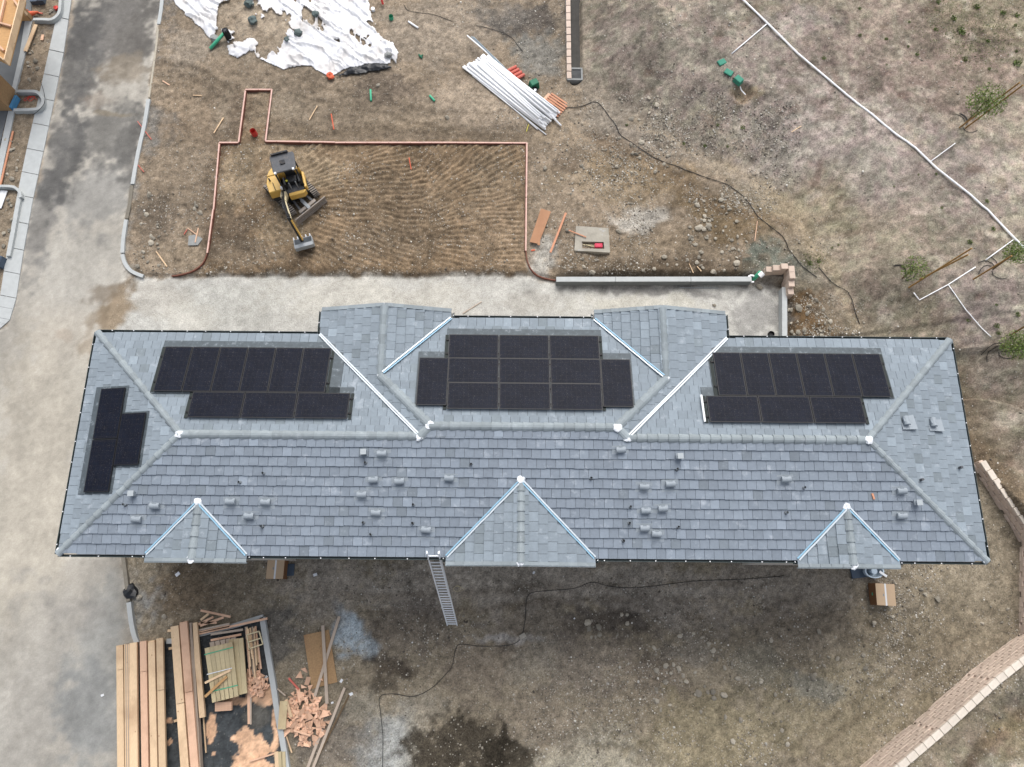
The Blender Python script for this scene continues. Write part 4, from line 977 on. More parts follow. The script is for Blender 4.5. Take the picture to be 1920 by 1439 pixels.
# stepped corner wall by the gravel lane
root = empty('corner_wall', G(1460,540)); tag(root, 'small stepped corner wall of tan blocks at the end of the gravel lane', 'wall')
bm_ = block_mesh(.34, .18, .28); bm_.materials.append(M['block_tan']) if not bm_.materials else None
bm_.materials.clear(); bm_.materials.append(M['block_tan'])
c0 = Vector(G(1462, 522, .0))
def blk(x, y, z, rz=0):
    o = bpy.data.objects.new('block', bm_); COL.objects.link(o); o.parent = root; o.location = Vector((x, y, z))-root.location; o.rotation_euler = (0,0,rz+random.uniform(-.03,.03))
for q in range(6):
    nx = 3 if q < 3 else (6-q); 
    for k in range(max(1, nx)): blk(c0.x-.17-.30*k+.03*(q % 2), c0.y+.14, .09+.18*q)
    ny = 4 if q < 3 else (7-q)
    for k in range(max(1, ny)): blk(c0.x+.18, c0.y-.0-.33*k, .09+.18*q, math.pi/2)
# drain channel behind the north wall and its grated box
dpts = smooth_line([Vector(T(a, b, .0)) for a, b in ((1074,-30),(1078,30),(1080,80),(1079,134))], 5); m_ = MB(); W_ = [-.45,-.3,0,.3,.45]; Zo = [.12,.02,-.02,.02,.12]; vs = []
for p in dpts:
    for a_, b_ in zip(W_, Zo): vs.append((p.x+a_, p.y, p.z+b_+.03))
n_ = len(dpts); m_.add(vs, [(i*5+k, i*5+k+1, i*5+k+6, i*5+k+5) for i in range(n_-1) for k in range(4)])
o = m_.build('drain_channel', M['ditch']); sl = o.modifiers.new('thick', 'SOLIDIFY'); sl.thickness = .06; sl.offset = -1; tag(o, 'dark concrete drain channel behind the narrow block wall', 'drain')
p = T(1077,148)+Vector((0,0,.16)); bx = empty('drain_box', p); tag(bx, 'square grey grated drain box at the lower end of the drain channel', 'drain')
def child(o, par): o.parent = par; o.matrix_parent_inverse = Matrix.Translation(-Vector(par.location)); return o
fr = MB()
for dx, dy, lx, ly in ((-.36,0,.09,.7),(.36,0,.09,.7),(0,-.34,.8,.09),(0,.34,.8,.09)): fr.box((p.x+dx, p.y+dy, p.z+.05+.001*(lx > .5)), (lx, ly, .35))
child(fr.build('frame', M['gravel_grey']), bx); child(MB().box((p.x,p.y,p.z), (.62,.6,.05)).build('box_floor', M['ditch']), bx)
for k in range(8): child(MB().box((p.x, p.y-.26+.074*k, p.z+.17), (.62,.028,.03)).build('grate_bar', M['grate']), bx)

# ---------------------------------------------------------------- formwork round the pad
fw = empty('formwork', G(690,267)); tag(fw, 'long reddish timber formwork boards outlining the graded soil pad', 'formwork')
FP = [(388,474),(399,392),(410,266),(447,266),(460,168),(510,168),(498,265),(628,267),(830,267),(988,268),(987,370),(986,470)]
for a_, b_ in zip(FP[:-1], FP[1:]):
    A = Vector(G(*a_, .30)); B = Vector(G(*b_, .30)); A.z = hz(A.x, A.y)+.11; B.z = hz(B.x, B.y)+.11; A.z = B.z = max(.20, (A.z+B.z)/2)
    if A.z < .2: A.z = .2
    d = (B-A).normalized()
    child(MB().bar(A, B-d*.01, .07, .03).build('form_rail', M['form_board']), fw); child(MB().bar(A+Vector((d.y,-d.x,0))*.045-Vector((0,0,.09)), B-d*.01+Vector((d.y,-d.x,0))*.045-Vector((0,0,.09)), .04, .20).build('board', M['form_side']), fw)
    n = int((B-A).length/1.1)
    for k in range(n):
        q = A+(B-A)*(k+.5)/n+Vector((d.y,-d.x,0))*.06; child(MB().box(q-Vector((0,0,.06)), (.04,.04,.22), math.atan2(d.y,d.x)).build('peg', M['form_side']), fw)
for pxs in ([(986,470),(989,490),(998,508),(1015,520),(1042,526)], [(388,476),(380,494),(362,508),(340,515),(322,518)]):
    pts = smooth_line([T(a_, b_, .1) for a_, b_ in pxs], 4)
    child(ribbon([(q.x, q.y) for q in pts], .05, [q.z-.2 for q in pts], [q.z+.02 for q in pts]).build('bent_board', M['form_side']), fw)

# ---------------------------------------------------------------- excavator
ex0 = Vector(G(551,366)); ex0.z = .17; exc = empty('excavator', ex0); tag(exc, 'small yellow tracked excavator with black canopy on the soil pad', 'excavator')
bA = Vector(G(551,414,.35)); bB = Vector(G(604,371.5,.35)); bd = (bB-bA).normalized(); ha = math.atan2(bd.y, bd.x)+math.pi/2-math.pi   # heading of the undercarriage (towards the blade)
fwd = Vector((math.cos(ha), math.sin(ha), 0)); lat = Vector((-fwd.y, fwd.x, 0))
def E(f, l, z): return ex0+fwd*f+lat*l+Vector((0,0,z))
for s_ in (-1, 1):
    prof = []; Lh = 1.08; R_ = .25
    for k in range(9): t = -math.pi/2+math.pi*k/8; prof.append((Lh-R_+R_*math.cos(t), R_+R_*math.sin(t)))
    for k in range(9): t = math.pi/2+math.pi*k/8; prof.append((-Lh+R_+R_*math.cos(t), R_+R_*math.sin(t)))
    vs = [E(f, s_*.74-.16, z) for f, z in prof]+[E(f, s_*.74+.16, z) for f, z in prof]; n = len(prof)
    tr = child(mesh_obj('track', vs, [tuple(range(n)), tuple(range(n, 2*n))[::-1]]+[((i+1) % n, i, n+i, n+(i+1) % n) for i in range(n)], M['rubber']), exc)
    # raised lugs along the belt
    seg = 26; tot = []; 
    for i in range(n):
        a_ = prof[i]; b_ = prof[(i+1) % n]; ll = math.hypot(a_[0]-b_[0], a_[1]-b_[1]); m_s = max(1, round(ll/.13))
        for k in range(m_s): t = (k+.5)/m_s; tot.append((a_[0]+(b_[0]-a_[0])*t, a_[1]+(b_[1]-a_[1])*t, math.atan2(b_[1]-a_[1], b_[0]-a_[0])))
    lug = MB()
    for f, z, an in tot:
        c = E(f, s_*.74, z); nz_ = fwd*math.sin(an)+Vector((0,0,-math.cos(an)))
        lug.bar(c-lat*.155+nz_*.012-fwd*.02, c+lat*.155+nz_*.012+fwd*.02, .05, .035, up=nz_)
    o = lug.build('track_lugs', M['dusty_steel']); o.parent = tr
child(MB().bar(E(-.6,0,.3), E(.6,0,.3), .9, .22).build('track_frame', M['machine_black']), exc)
# dozer blade and arms
bl = MB(); L_ = (bB-bA).length/2+.02
for k in range(5): bl.bar(E(1.52+.03*abs(k-2), -L_, .08+.1*k), E(1.52+.03*abs(k-2), L_, .08+.1*k), .05, .105)
child(bl.build('blade', M['dusty_steel']), exc)
for s_ in (-1, 1): child(MB().bar(E(.5, s_*.30, .34), E(1.5, s_*.42, .28), .10, .10).build('blade_arm', M['machine_grey']), exc)
child(MB().bar(E(.85,0,.36), E(1.48,0,.38), .16, .12).tube([E(.5,0,.4), E(.9,0,.4)], .05).build('blade_ram', M['steel']), exc); child(MB().bar(E(1.3,-.5,.36), E(1.3,.5,.36), .16, .06).build('blade_brace', M['dusty_steel']), exc)
# upper body, turned towards the bucket
bk = Vector(G(574,465,.3)); ub = (bk-ex0); ua = math.atan2(ub.y, ub.x); uf = Vector((math.cos(ua), math.sin(ua), 0)); ul = Vector((-uf.y, uf.x, 0))
def U_(f, l, z): return ex0+uf*f+ul*l+Vector((0,0,z))
def uprism(pts, z0, z1, name, m, tp=1.0):
    pp = [U_(f, l, 0) for f, l in pts]; pq = [U_(f*tp, l*tp, 0) for f, l in pts]; n = len(pts)
    vs = [(q.x, q.y, z0+ex0.z) for q in pp]+[(q.x, q.y, z1+ex0.z) for q in pq]
    o = mesh_obj(name, vs, [tuple(range(n))[::-1], tuple(range(n, 2*n))]+[(i, (i+1) % n, n+(i+1) % n, n+i) for i in range(n)], M[m]); bevel(o, .04, 2); return child(o, exc)
uprism([(.5*math.cos(t), .5*math.sin(t)) for t in np.linspace(0, 2*math.pi, 17)[:-1]], .46, .6, 'slew_ring', 'machine_black')
rear = [(-.92*math.sin(t), .92*math.cos(t)) for t in np.linspace(-.25, math.pi+.25, 15)]   # round tail
uprism([(.62,-.84)]+[(a_, b_) for a_, b_ in rear[::-1]]+[(.62,.84)], .6, .78, 'house_base', 'machine_black')
# engine cover and counterweight: yellow, west side in picture = right of travel
uprism([(.55,-.92),(.55,-.30),(-.35,-.30),(-.5,-.62),(-.42,-.80),(0,-.95)], .78, 1.32, 'side_cover', 'yellow_paint', .97)
uprism([(-.36,-.82),(-.36,.80)]+[(-.92*math.sin(t), .92*math.cos(t)) for t in np.linspace(.45, math.pi-.45, 9)], .78, 1.36, 'counterweight', 'yellow_paint', .97)
uprism([(.78,-.05),(.78,.66),(.66,.80),(.60,.80),(.60,-.05)], .6, .98, 'front_panel', 'yellow_paint')
uprism([(.52,.76),(.52,.88),(-.36,.90),(-.36,.78)], .6, 1.05, 'side_panel', 'yellow_paint')
uprism([(.52,-.24),(.52,.74),(-.34,.74),(-.34,-.24)], .6, .82, 'floor_mat', 'machine_grey')
uprism([(-.30,.02),(-.30,.56),(.12,.56),(.12,.02)], .82, 1.12, 'seat', 'machine_black', .9)
uprism([(-.42,.04),(-.42,.54),(-.30,.54),(-.30,.04)], 1.0, 1.6, 'seat_back', 'machine_black', .9)
for l in (-.16, .62): uprism([(-.2,l),(-.2,l+.12),(.3,l+.12),(.3,l)], .82, 1.22, 'console', 'machine_black', .9)
uprism([(.30,.1),(.30,.16),(.36,.16),(.36,.1)], .82, 1.4, 'lever', 'steel'); uprism([(.30,.42),(.30,.48),(.36,.48),(.36,.42)], .82, 1.4, 'lever', 'steel')
child(lump(U_(.02,.02,1.16), .055, .6, 'warning_tag', M['yellow'], None, 5), exc)
for f, l in ((.40,-.22),(.40,.76),(-.46,-.20),(-.46,.74)): child(MB().bar(U_(f,l,.8), U_(f*.85,l,2.3), .07, .07).build('canopy_post', M['machine_black']), exc)
uprism([(-.62,-.30),(-.62,.80),(-.5,.86),(.28,.80),(.34,.70),(.34,-.22),(.28,-.30)], 2.3, 2.40, 'canopy', 'machine_grey')
uprism([(-.25,.12),(-.25,.36),(-.02,.36),(-.02,.12)], 2.40, 2.45, 'canopy_hatch', 'machine_black')
child(MB().bar(U_(-.63,-.2,2.46), U_(-.63,.6,2.46), .08, .10).build('light_bar', M['machine_black']), exc)
child(MB().box(U_(.48,-.26,1.35), (.12,.08,.16), ua).build('mirror', M['white_paint']), exc)
# boom, arm, bucket
elb = Vector(G(543,412,2.35)); foot = U_(.72,-.28,.95); knee = foot.lerp(elb, .5)+Vector((0,0,.42)); 
elb2 = elb
child(MB().bar(foot-Vector((0,0,.15)), foot+Vector((0,0,.25)), .26, .3).build('swing_post', M['cream']), exc)
child(MB().bar(foot, knee, .20, .22).bar(knee, elb, .18, .22, wd2=.15, ht2=.18).build('boom', M['machine_black']), exc)
sb = ul*.09
child(MB().bar(foot+sb+Vector((0,0,.1)), knee+sb+Vector((0,0,.1)), .06, .14).bar(knee+sb+Vector((0,0,.1)), elb+sb+Vector((0,0,.05)), .05, .12).build('boom_plate', M['cream']), exc)
child(MB().tube([foot+uf*.15+ul*-.1+Vector((0,0,.05)), foot.lerp(elb,.55)+ul*-.1+Vector((0,0,.2))], .055).build('boom_ram', M['steel']), exc)
bkt = Vector(G(570,458,.42)); wr = bkt+Vector((0,0,.28))-uf*.02
child(MB().bar(elb-uf*.12+Vector((0,0,.12)), wr, .15, .24, ht2=.12, up=uf).build('arm', M['machine_black']), exc)
child(MB().bar(elb+ul*.06+Vector((0,0,-.05)), wr+ul*.06+Vector((0,0,.15)), .05, .14, up=uf).build('arm_plate', M['yellow_paint']), exc)
child(MB().tube([elb-uf*.22-Vector((0,0,.1)), wr-uf*.2+Vector((0,0,.35))], .045).bar(wr-uf*.2+Vector((0,0,.33)), wr+Vector((0,0,-.05)), .08, .05).build('arm_ram', M['steel']), exc)
for dz_, l_ in ((.16,-.03),(.14,.02),(.18,.06)):
    child(MB().tube(smooth_line([foot+Vector((0,0,.25))+ul*l_-uf*.2, foot.lerp(knee,.5)+Vector((0,0,dz_+.1))+ul*l_, knee+Vector((0,0,dz_))+ul*l_, elb+Vector((0,0,dz_))+ul*l_-uf*.1, elb+ul*l_*2-uf*.25-Vector((0,0,.2))], 4), .018, 5).build('hydraulic_hose', M['black']), exc)
for k in range(5): child(MB().bar(U_(-.62,-.45+.2*k,1.365), U_(-.48,-.45+.2*k,1.365), .05, .02).build('grille_slot', M['machine_black']), exc)
child(MB().tube([U_(-.1,-.72,1.3), U_(-.1,-.72,1.5)], .04, 8).build('exhaust', M['machine_black']), exc)
child(MB().tube([U_(.5,-.55,1.33), U_(.5,-.55,1.42), U_(.1,-.6,1.42), U_(.1,-.6,1.33)], .015, 6).build('handrail', M['machine_black']), exc)
for l_ in (-.2,.66): child(MB().box(U_(.36,l_,2.43), (.1,.1,.08), ua).build('work_light', M['white_paint']), exc)
child(MB().bar(U_(.2,-.935,1.0), U_(.52,-.925,1.0), .01, .14, up=(0,0,1)).build('side_stripe', M['machine_black']), exc)
bm2 = MB(); bw = .44; prof = [(-.28,.10),(-.10,-.16),(.14,-.18),(.28,.0),(.26,.24),(.10,.26)]
for (f0, z0), (f1, z1) in zip(prof[:-1], prof[1:]): bm2.bar(bkt+uf*(f0+f1)/2+ul*-bw+Vector((0,0,(z0+z1)/2)), bkt+uf*(f0+f1)/2+ul*bw+Vector((0,0,(z0+z1)/2)), math.hypot(f1-f0, z1-z0)*1.05, .03, up=(uf*-(z1-z0)+Vector((0,0,f1-f0))))
for s_ in (-bw, bw):
    c = [bkt+uf*f+ul*s_+Vector((0,0,z)) for f, z in prof]; c2 = [q+ul*.03 for q in c]; n = len(c); bm2.add(c+c2, [tuple(range(n)), tuple(range(n, 2*n))[::-1]]+[(i, n+i, n+(i+1) % n, (i+1) % n) for i in range(n)])
child(bm2.build('bucket', M['steel']), exc)
for k in range(5): q = bkt-uf*.28+ul*(-.4+.2*k)+Vector((0,0,.10)); child(MB().bar(q, q-uf*.12+Vector((0,0,.05)), .05, .03).build('bucket_tooth', M['aluminium']), exc)

# ---------------------------------------------------------------- white sheeting over the mound
def sheet(name, outline, label, zadd, hole, cells=.055, m='sheeting', seed=300, solid=(), col=(250,250,252), cr=.10):
    pts = [T(a_, b_)[:2] for a_, b_ in outline]
    xs_ = np.arange(min(p[0] for p in pts), max(p[0] for p in pts), cells); ys_ = np.arange(min(p[1] for p in pts), max(p[1] for p in pts), cells)
    gx_, gy_ = np.meshgrid(xs_, ys_); x = gx_.ravel(); y = gy_.ravel()
    wx = x+.16*fbm(x, y, .5, seed, 3); wy = y+.16*fbm(x, y, .5, seed+5, 3)
    a = math.radians(-38); u = wx*math.cos(a)+wy*math.sin(a); v = -wx*math.sin(a)+wy*math.cos(a)
    keep0 = sdist(wx, wy, pts)
    fold = fbm(u*.22, v*1.1, .42, seed+9, 5, .6); fold2 = fbm(u*1.0+.5*v, v*.22-u*.1, .5, seed+19, 5, .6); ridge_ = fbm(u*.16, v*1.0, .5, seed+29, 3); ridge2 = fbm((u+v)*.7, (v-u)*.16, .5, seed+39, 3)
    z = height(x, y)+noise_relief(x, y)+zadd+cr*(.9*np.exp(-(ridge_/.07)**2)+.6*np.exp(-(ridge2/.06)**2)+.35*np.abs(fold))*ss(keep0/.25)
    keep = keep0
    hm = np.maximum(fold+.6*fold2+hole+.07, np.maximum(.06-np.abs(ridge_), .05-np.abs(ridge2)))
    for (px, py, r, s_) in solid:
        q = T(px, py); sc = mpx(px, py); hm = hm+s_*np.exp(-(((x-q.x)**2+(y-q.y)**2)/(r*sc)**2))
    ok = (keep > 0) & (hm > 0)
    ny_, nx_ = gx_.shape; id_ = np.arange(nx_*ny_).reshape(ny_, nx_); q = np.stack([id_[:-1,:-1], id_[:-1,1:], id_[1:,1:], id_[1:,:-1]], -1).reshape(-1, 4)
    q = q[ok[q].sum(1) >= 3]; used = np.unique(q); mp_ = -np.ones(nx_*ny_, int); mp_[used] = np.arange(len(used))
    o = mesh_obj(name, np.stack([x, y, z], 1)[used], [tuple(r_) for r_ in mp_[q].tolist()], M[m], None, True)
    if m == 'sheeting':
        dirt = np.clip(ss(.6-hm[used]*3.0)*.5+ss(vn(x, y, .6, seed+50)[used]*3-.2)*.35, 0, .8); set_tint(o, lin(*col)[None]*.98*(1-dirt[:, None])+lin(176,160,138)[None]*dirt[:, None])
    s_ = o.modifiers.new('thick', 'SOLIDIFY'); s_.thickness = .012
    tag(o, label, 'plastic sheet'); return o
OUT = [(310,-40),(325,2),(345,22),(398,76),(412,62),(440,100),(447,97),(478,96),(480,108),(530,132),(545,130),(585,125),(618,145),(650,132),(680,124),(715,128),(742,120),(748,102),(738,78),(720,72),(712,62),(702,45),(692,20),(690,-40)]
sheet('plastic_sheet', OUT, 'torn white plastic sheeting spread over the soil heap at the top', .05, -.03, cr=.13, cells=.045, solid=((355,10,38,1.2),(385,50,24,1.0),(660,15,34,1.2),(600,122,45,.6),(540,118,35,.55),(460,100,26,.4),(680,118,30,.5),(560,60,40,.05),(470,62,34,-.45),(500,75,30,-.5),(520,60,22,-.4),(425,50,26,-.6),(425,20,18,-.2),(560,95,24,-.3),(640,95,26,-.2),(420,85,20,-.5)))
sheet('plastic_sheet', [(425,88),(452,80),(475,72),(488,84),(470,95),(446,112),(432,104)], 'white crumpled sheet corner just below the soil gap at the top left', .05, .5, seed=340)
sheet('plastic_sheet', [(630,146),(655,130),(690,118),(722,122),(735,132),(700,136),(665,143)], 'black plastic sheet edge showing under the white sheeting', .09, .7, m='black_plastic', seed=360)
for i_, (px, py, lb) in enumerate(((467,6,'dark weight bag at the top edge of the white sheeting'),(474,38,'dark grey weight bag in the upper middle of the white sheeting'),(592,26,'green grey weight bag standing upright on the white sheeting'),(559,61,'grey green weight bag lying centrally on the white sheeting'),(402,73,'dark stone holding the left tip of the white sheeting'),(538,73,'small dark bag beside the central weight bag'),(728,103,'grey stone near the right end of the white sheeting'))):
    q = T(px, py, .16); o = lump((0,0,0), (.24,.24,.19,.2,.22,.15,.18)[i_], .6, 'weight_bag', M['gravel_grey' if i_ == 4 or i_ == 6 else 'bagcol'] if 'bagcol' in M else mk('bagcol', (96,110,108), var=.2, rough=.8), None, 400+i_); o.location = q; tag(o, lb, 'weight')
o = lump((0,0,0), .2, .6, 'weight_bag', M['orange'], None, 421); o.location = T(619,142,.1); tag(o, 'orange bag at the lower tip of the white sheeting', 'weight')
# riser and green pipe
p = T(430,73); rs = empty('drain_riser', p); tag(rs, 'black slotted drain riser standing beside the green pipe', 'drain pipe')
top_ = Vector((p.x, p.y, p.z+.62)); child(MB().tube([p-Vector((0,0,.1)), top_], .17, 14, False).tube([top_, p], .14, 14, False).build('pipe', M['black']), rs)
for k in range(4): a_ = k*math.pi/4; d = Vector((math.cos(a_), math.sin(a_), 0))*.16; child(MB().bar(top_-d, top_+d, .02, .02).build('grate_bar', M['machine_grey']), rs)
def pipe(pxa, pxb, r, m, label, name='pipe', dz=.0, za=0, zb=0, cat='pipe', group=None, n=10):
    a_ = T(*pxa); b_ = T(*pxb); a_.z += r+dz+za; b_.z += r+dz+zb; o = MB().tube([a_, b_], r, n).build(name, M[m], None, True)
    bevel(o, .004, 1); return tag(o, label, cat, group)
pipe((395,94),(425,71), .085, 'green_pipe', 'long green pipe leading up to the black drain riser', zb=.25)
pipe((695,170),(696,191), .055, 'green_pipe', 'short upright looking green pipe piece on the soil above the pad')
pipe((806,181),(815,191), .06, 'green_pipe', 'short green pipe piece among twigs above the pad')
pipe((766,42),(784,54), .05, 'white_pvc', 'short white pipe length lying alone right of the sheeting')
pipe((713,-4),(719,13), .06, 'red', 'dark red pipe stub beside the top right of the sheeting', za=.5, zb=.1)
p = T(734,36); o = MB().tube([p, p+Vector((0,0,.22))], .12, 12, False).tube([p+Vector((0,0,.22)), p], .09, 12, False).build('pipe_stub', M['green_pipe'], None, True); tag(o, 'green pipe stub ring sticking out of soil right of the sheeting', 'pipe')
p = T(700,20); o = MB().tube([p, p+Vector((0,0,.15))], .1, 12).build('pipe_stub', M['white_pvc']); tag(o, 'round white pipe cap beside the right edge of the sheeting', 'pipe')
p = T(478,253); o = MB().tube([p, p+Vector((0,0,.35))], .15, 12, False).tube([p+Vector((0,0,.35)), p+Vector((0,0,.1))], .12, 12, False).build('pipe_stub', M['red'], None, True); tag(o, 'red pipe stub inside the narrow arm of the formwork', 'pipe')
for px, py, lb in ((789,107,'small green pipe fittings on soil left of the white pipes'),):
    p = T(px, py); tag(MB().tube([p+Vector((-.1,.1,.05)), p+Vector((.08,-.12,.05))], .05).tube([p+Vector((-.05,-.05,.05)), p+Vector((.12,.08,.05))], .04).build('pipe_fitting', M['green_box']), lb, 'pipe')
# ---------------------------------------------------------------- pile of white pipes
pil = [((885+7*k/6, 0), 0) for k in range(0)]
def pile_pipe(ax, ay, bx_, by_, r, lay, m='white_pvc', lb=None):
    a_ = T(ax, ay); b_ = T(bx_, by_); z = max(a_.z, b_.z)+r+lay
    A = Vector(G(ax, ay, z)); B = Vector(G(bx_, by_, z)); o = MB().tube([A, B], r, 10).build('white_pipe', M[m], None, True)
    if lb: tag(o, lb, 'pipe')
    else: tag(o, 'white plastic pipe lying among its like in the big pile', 'pipe', 'white pipes heaped beside the pallet')
for k in range(15):
    t = k/14; j = random.uniform(-5,5)
    ax = 871+38*t+j*.7; ay = 128-22*t+j*.5; bx_ = 1018+30*t+random.uniform(-3,4); by_ = 243-30*t+random.uniform(-3,3)
    pile_pipe(ax, ay, bx_, by_, .055, 0)
for k in range(13):
    t = k/12; j = random.uniform(-6,6); ax = 875+38*t+j*.7; ay = 124-20*t+j*.5; bx_ = 1016+28*t+random.uniform(-4,6); by_ = 238-27*t+random.uniform(-4,4)
    pile_pipe(ax, ay, bx_, by_, .055, .10)
for k in range(10):
    t = k/9; j = random.uniform(-5,5); ax = 882+32*t+j; ay = 120-14*t+j*.7; bx_ = 1012+28*t+random.uniform(-6,8); by_ = 232-24*t
    pile_pipe(ax, ay, bx_, by_, .055, .2)
for k in range(6):
    t = k/5; pile_pipe(895+22*t, 120-8*t, 1010+22*t+random.uniform(-6,6), 222-16*t, .055, .3)
pile_pipe(926,108,1052,236,.05,.05); pile_pipe(889,140,1008,243,.03,0, lb='thin white pipe lying just below the big pipe pile')
pile_pipe(886,142,1024,253,.03,0, lb='thin white pipe, outermost below the big pipe pile')
pile_pipe(876,67,960,140,.035,.35,'white_pvc','thin white pipe sticking out at the top of the pile'); pile_pipe(884,69,965,148,.035,.35,'grey_pvc','thin grey pipe sticking out at the top, left one'); pile_pipe(888,70,969,150,.03,.38,'grey_pvc','thin grey pipe sticking out at the top, right one')
for k in range(4):
    p = T(961+5*k, 133+5*k); o = MB().tube([p+Vector((-.25,-.12,.12)), p+Vector((.2,.16,.12))], .09, 10).build('spool', M['salmon']); tag(o, 'salmon coloured plastic fitting stacked against the white pipes', 'fitting', 'salmon fittings beside the pipe pile')
p = T(1001,164); o = MB().box(p+Vector((0,0,.22)), (.5,.42,.45), .5, .82).build('valve_box', M['green_box']); bevel(o, .03); tag(o, 'dark green upturned utility box beside the black bucket', 'utility box')
child(MB().box(Vector(p)+Vector((0,0,.46)), (.34,.26,.03), .5).build('lid', M['sandstone']), o) if False else None
p = T(1002,176); bu = empty('bucket', p); tag(bu, 'small black bucket with silver bits beside the white pipes', 'bucket')
child(MB().tube([p, p+Vector((0,0,.36))], [.13,.16], 14, False).tube([p+Vector((0,0,.36)), p+Vector((0,0,.02))], [.145,.12], 14, False).tube([p+Vector((0,0,.05)), p+Vector((0,0,.2))], .13, 12).build('pail', M['black_plastic']), bu)
child(lump((p.x+.03,p.y,p.z+.27), .08, .6, 'fittings', M['aluminium'], None, 9), bu)
# pallet with board
p = T(1040,200); pa = empty('pallet', p, 0); tag(pa, 'wooden pallet at the lower end of the white pipe pile', 'pallet'); an = math.radians(-38)
dx = Vector((math.cos(an), math.sin(an), 0)); dy = Vector((-dx.y, dx.x, 0))
for k in range(3): q = p+dx*(-.5+.5*k)+Vector((0,0,.06)); child(MB().bar(q-dy*.5, q+dy*.5, .09, .10).build('runner', M['form_side']), pa)
for k in range(7): q = p+dy*(-.45+.15*k)+Vector((0,0,.125)); child(MB().bar(q-dx*.58, q+dx*.58, .09, .02).build('slat', M['orange_lumber']), pa)
q = T(1030,195); o = MB().bar(q+Vector((0,0,.17))-dx*.38, q+Vector((0,0,.17))+dx*.30, .78, .02).build('board', M['lumber_pink']); tag(o, 'pale pink square board resting on the wooden pallet', 'board')
# ---------------------------------------------------------------- flat boards, vault
def board(pa_, pb_, wd, th, m, label, name='board', z=.0, cat='board', group=None, za=0.0, zb=0.0):
    a_ = T(*pa_); b_ = T(*pb_); zz = max(a_.z, b_.z)+th/2+.01+z
    A = Vector(G(pa_[0], pa_[1], zz+za)); B = Vector(G(pb_[0], pb_[1], zz+zb)); o = MB().bar((0,0,0), B-A, wd, th).build(name, M[m]); o.location = A; return tag(o, label, cat, group)
ptsb = [T(*q) for q in ((1014,394),(1033,398),(1010,461),(993,457))]; zb_ = max(q.z for q in ptsb)+.03
o = MB().prism([(q.x, q.y) for q in ptsb], zb_-.02, zb_+.01).build('plywood_board', M['ply_brown']); tag(o, 'brown tapering plywood board beside the right formwork rail', 'board')
o = MB().bar(Vector(G(1015,396,zb_+.03)), Vector(G(1010,460,zb_+.03)), .12, .02).build('plank', M['ply_brown']); tag(o, 'narrow brown plank lying lengthwise on the plywood board', 'board')
board((1061,400),(1032,474), .10, .06, 'orange_lumber', 'bright orange board slanting between plywood and the vault')
vz = T(1110,450).z+.12; cn = [Vector(G(*q, vz)) for q in ((1080,424),(1141,428),(1144,474),(1077,470))]
vt = empty('utility_vault', Vector(G(1110,450,vz-.1))); tag(vt, 'square dusty concrete utility vault with slotted opening', 'utility vault')
op = [Vector(G(*q, vz)) for q in ((1091,453),(1132,454),(1133,467),(1092,466))]
for k in range(4):
    n4 = (k+1) % 4; pr = [(cn[k].x, cn[k].y), (cn[n4].x, cn[n4].y), (op[n4].x, op[n4].y), (op[k].x, op[k].y)]
    child(MB().prism(pr, vz-.35, vz).build('slab', M['vault']), vt)
ctr = (op[0]+op[2])/2
child(MB().box((ctr.x, ctr.y, vz-.3), (1.15,.36,.04)).build('opening_floor', M['black']), vt)
o = MB().box((ctr.x+.28, ctr.y+.02, vz-.14), (.40,.24,.22)).build('red_valve', M['pink_red']); bevel(o, .05, 2); tag(o, 'pinkish red device inside the vault opening', 'device')
o = MB().tube([(ctr.x-.5, ctr.y+.06, vz-.1),(ctr.x+.1, ctr.y+.04, vz-.1)], .018).tube([(ctr.x-.45, ctr.y+.08, vz-.12),(ctr.x+.1, ctr.y-.05, vz-.1)], .018).build('cable', M['cream']); tag(o, 'pale cables leading to the red device in the vault', 'cable')
board((1066,432),(1099,445), .045, .035, 'orange_lumber', 'thin orange stick lying over the corner of the vault', z=.12)
o = lump((0,0,0), .1, .5, 'stone', M['sandstone'], None, 12); o.location = T(1065,432,.08); tag(o, 'flat stone at the outer end of the orange stick', 'rock')
for (a_, b_, w_, m_, lb) in (((445,222),(452,230),0,0,0),): pass
small = [((401,250),(419,221),.05,'lumber','thin wooden stake lying right of the road, above the pad'),((580,225),(595,199),.04,'lumber','thin light stick on the soil above the formwork'),((621,214),(626,243),.05,'orange','orange marker stake above the formwork rail'),((767,296),(771,318),.04,'orange','short orange marker stake in the ridged pad'),
  ((258,228),(284,262),.035,'salmon','long pink red stake leaning over the road kerb'),((259,310),(270,323),.035,'salmon','short pink red stake beside the road kerb'),((305,152),(318,160),.05,'lumber_pink','small pale wood piece west of the pad, near tyre tracks'),((362,179),(378,180),.05,'lumber','yellowish wood piece lying left of the formwork arm'),
  ((293,472),(313,500),.05,'lumber','pale wooden stick on the soil near the kerb corner'),((868,588),(903,566),.035,'lumber_grey','thin brown stick on the gravel lane right of the gable'),((1415,452),(1420,415),.03,'lumber_pink','thin pink stick upright in picture on rubble east'),((1292,495),(1300,512),.03,'lumber','thin stick just above the low concrete wall'),((1307,500),(1315,509),.03,'lumber','short yellow twig on rubble above the low concrete wall'),
  ((352,428),(368,440),.04,'lumber_pink','pink wood strip in the debris by the left rail'),((366,455),(372,428),.05,'lumber_pink','pale strip standing out of the small debris heap'),((345,440),(351,431),.03,'salmon','tiny red strip in the small debris heap'),((996,455),(1005,441),.03,'red','small red strip beside the plywood board'),((996,470),(1003,469),.06,'orange','little orange piece below the plywood board'),
  ((1274,540),(1346,541),.02,'steel','thin metal rod on gravel below the low concrete wall'),((1484,248),(1502,237),.03,'lumber','short yellow stake on the pale slope'),((987,247),(991,234),.03,'yellow','yellow marker stick below the white pipes')]
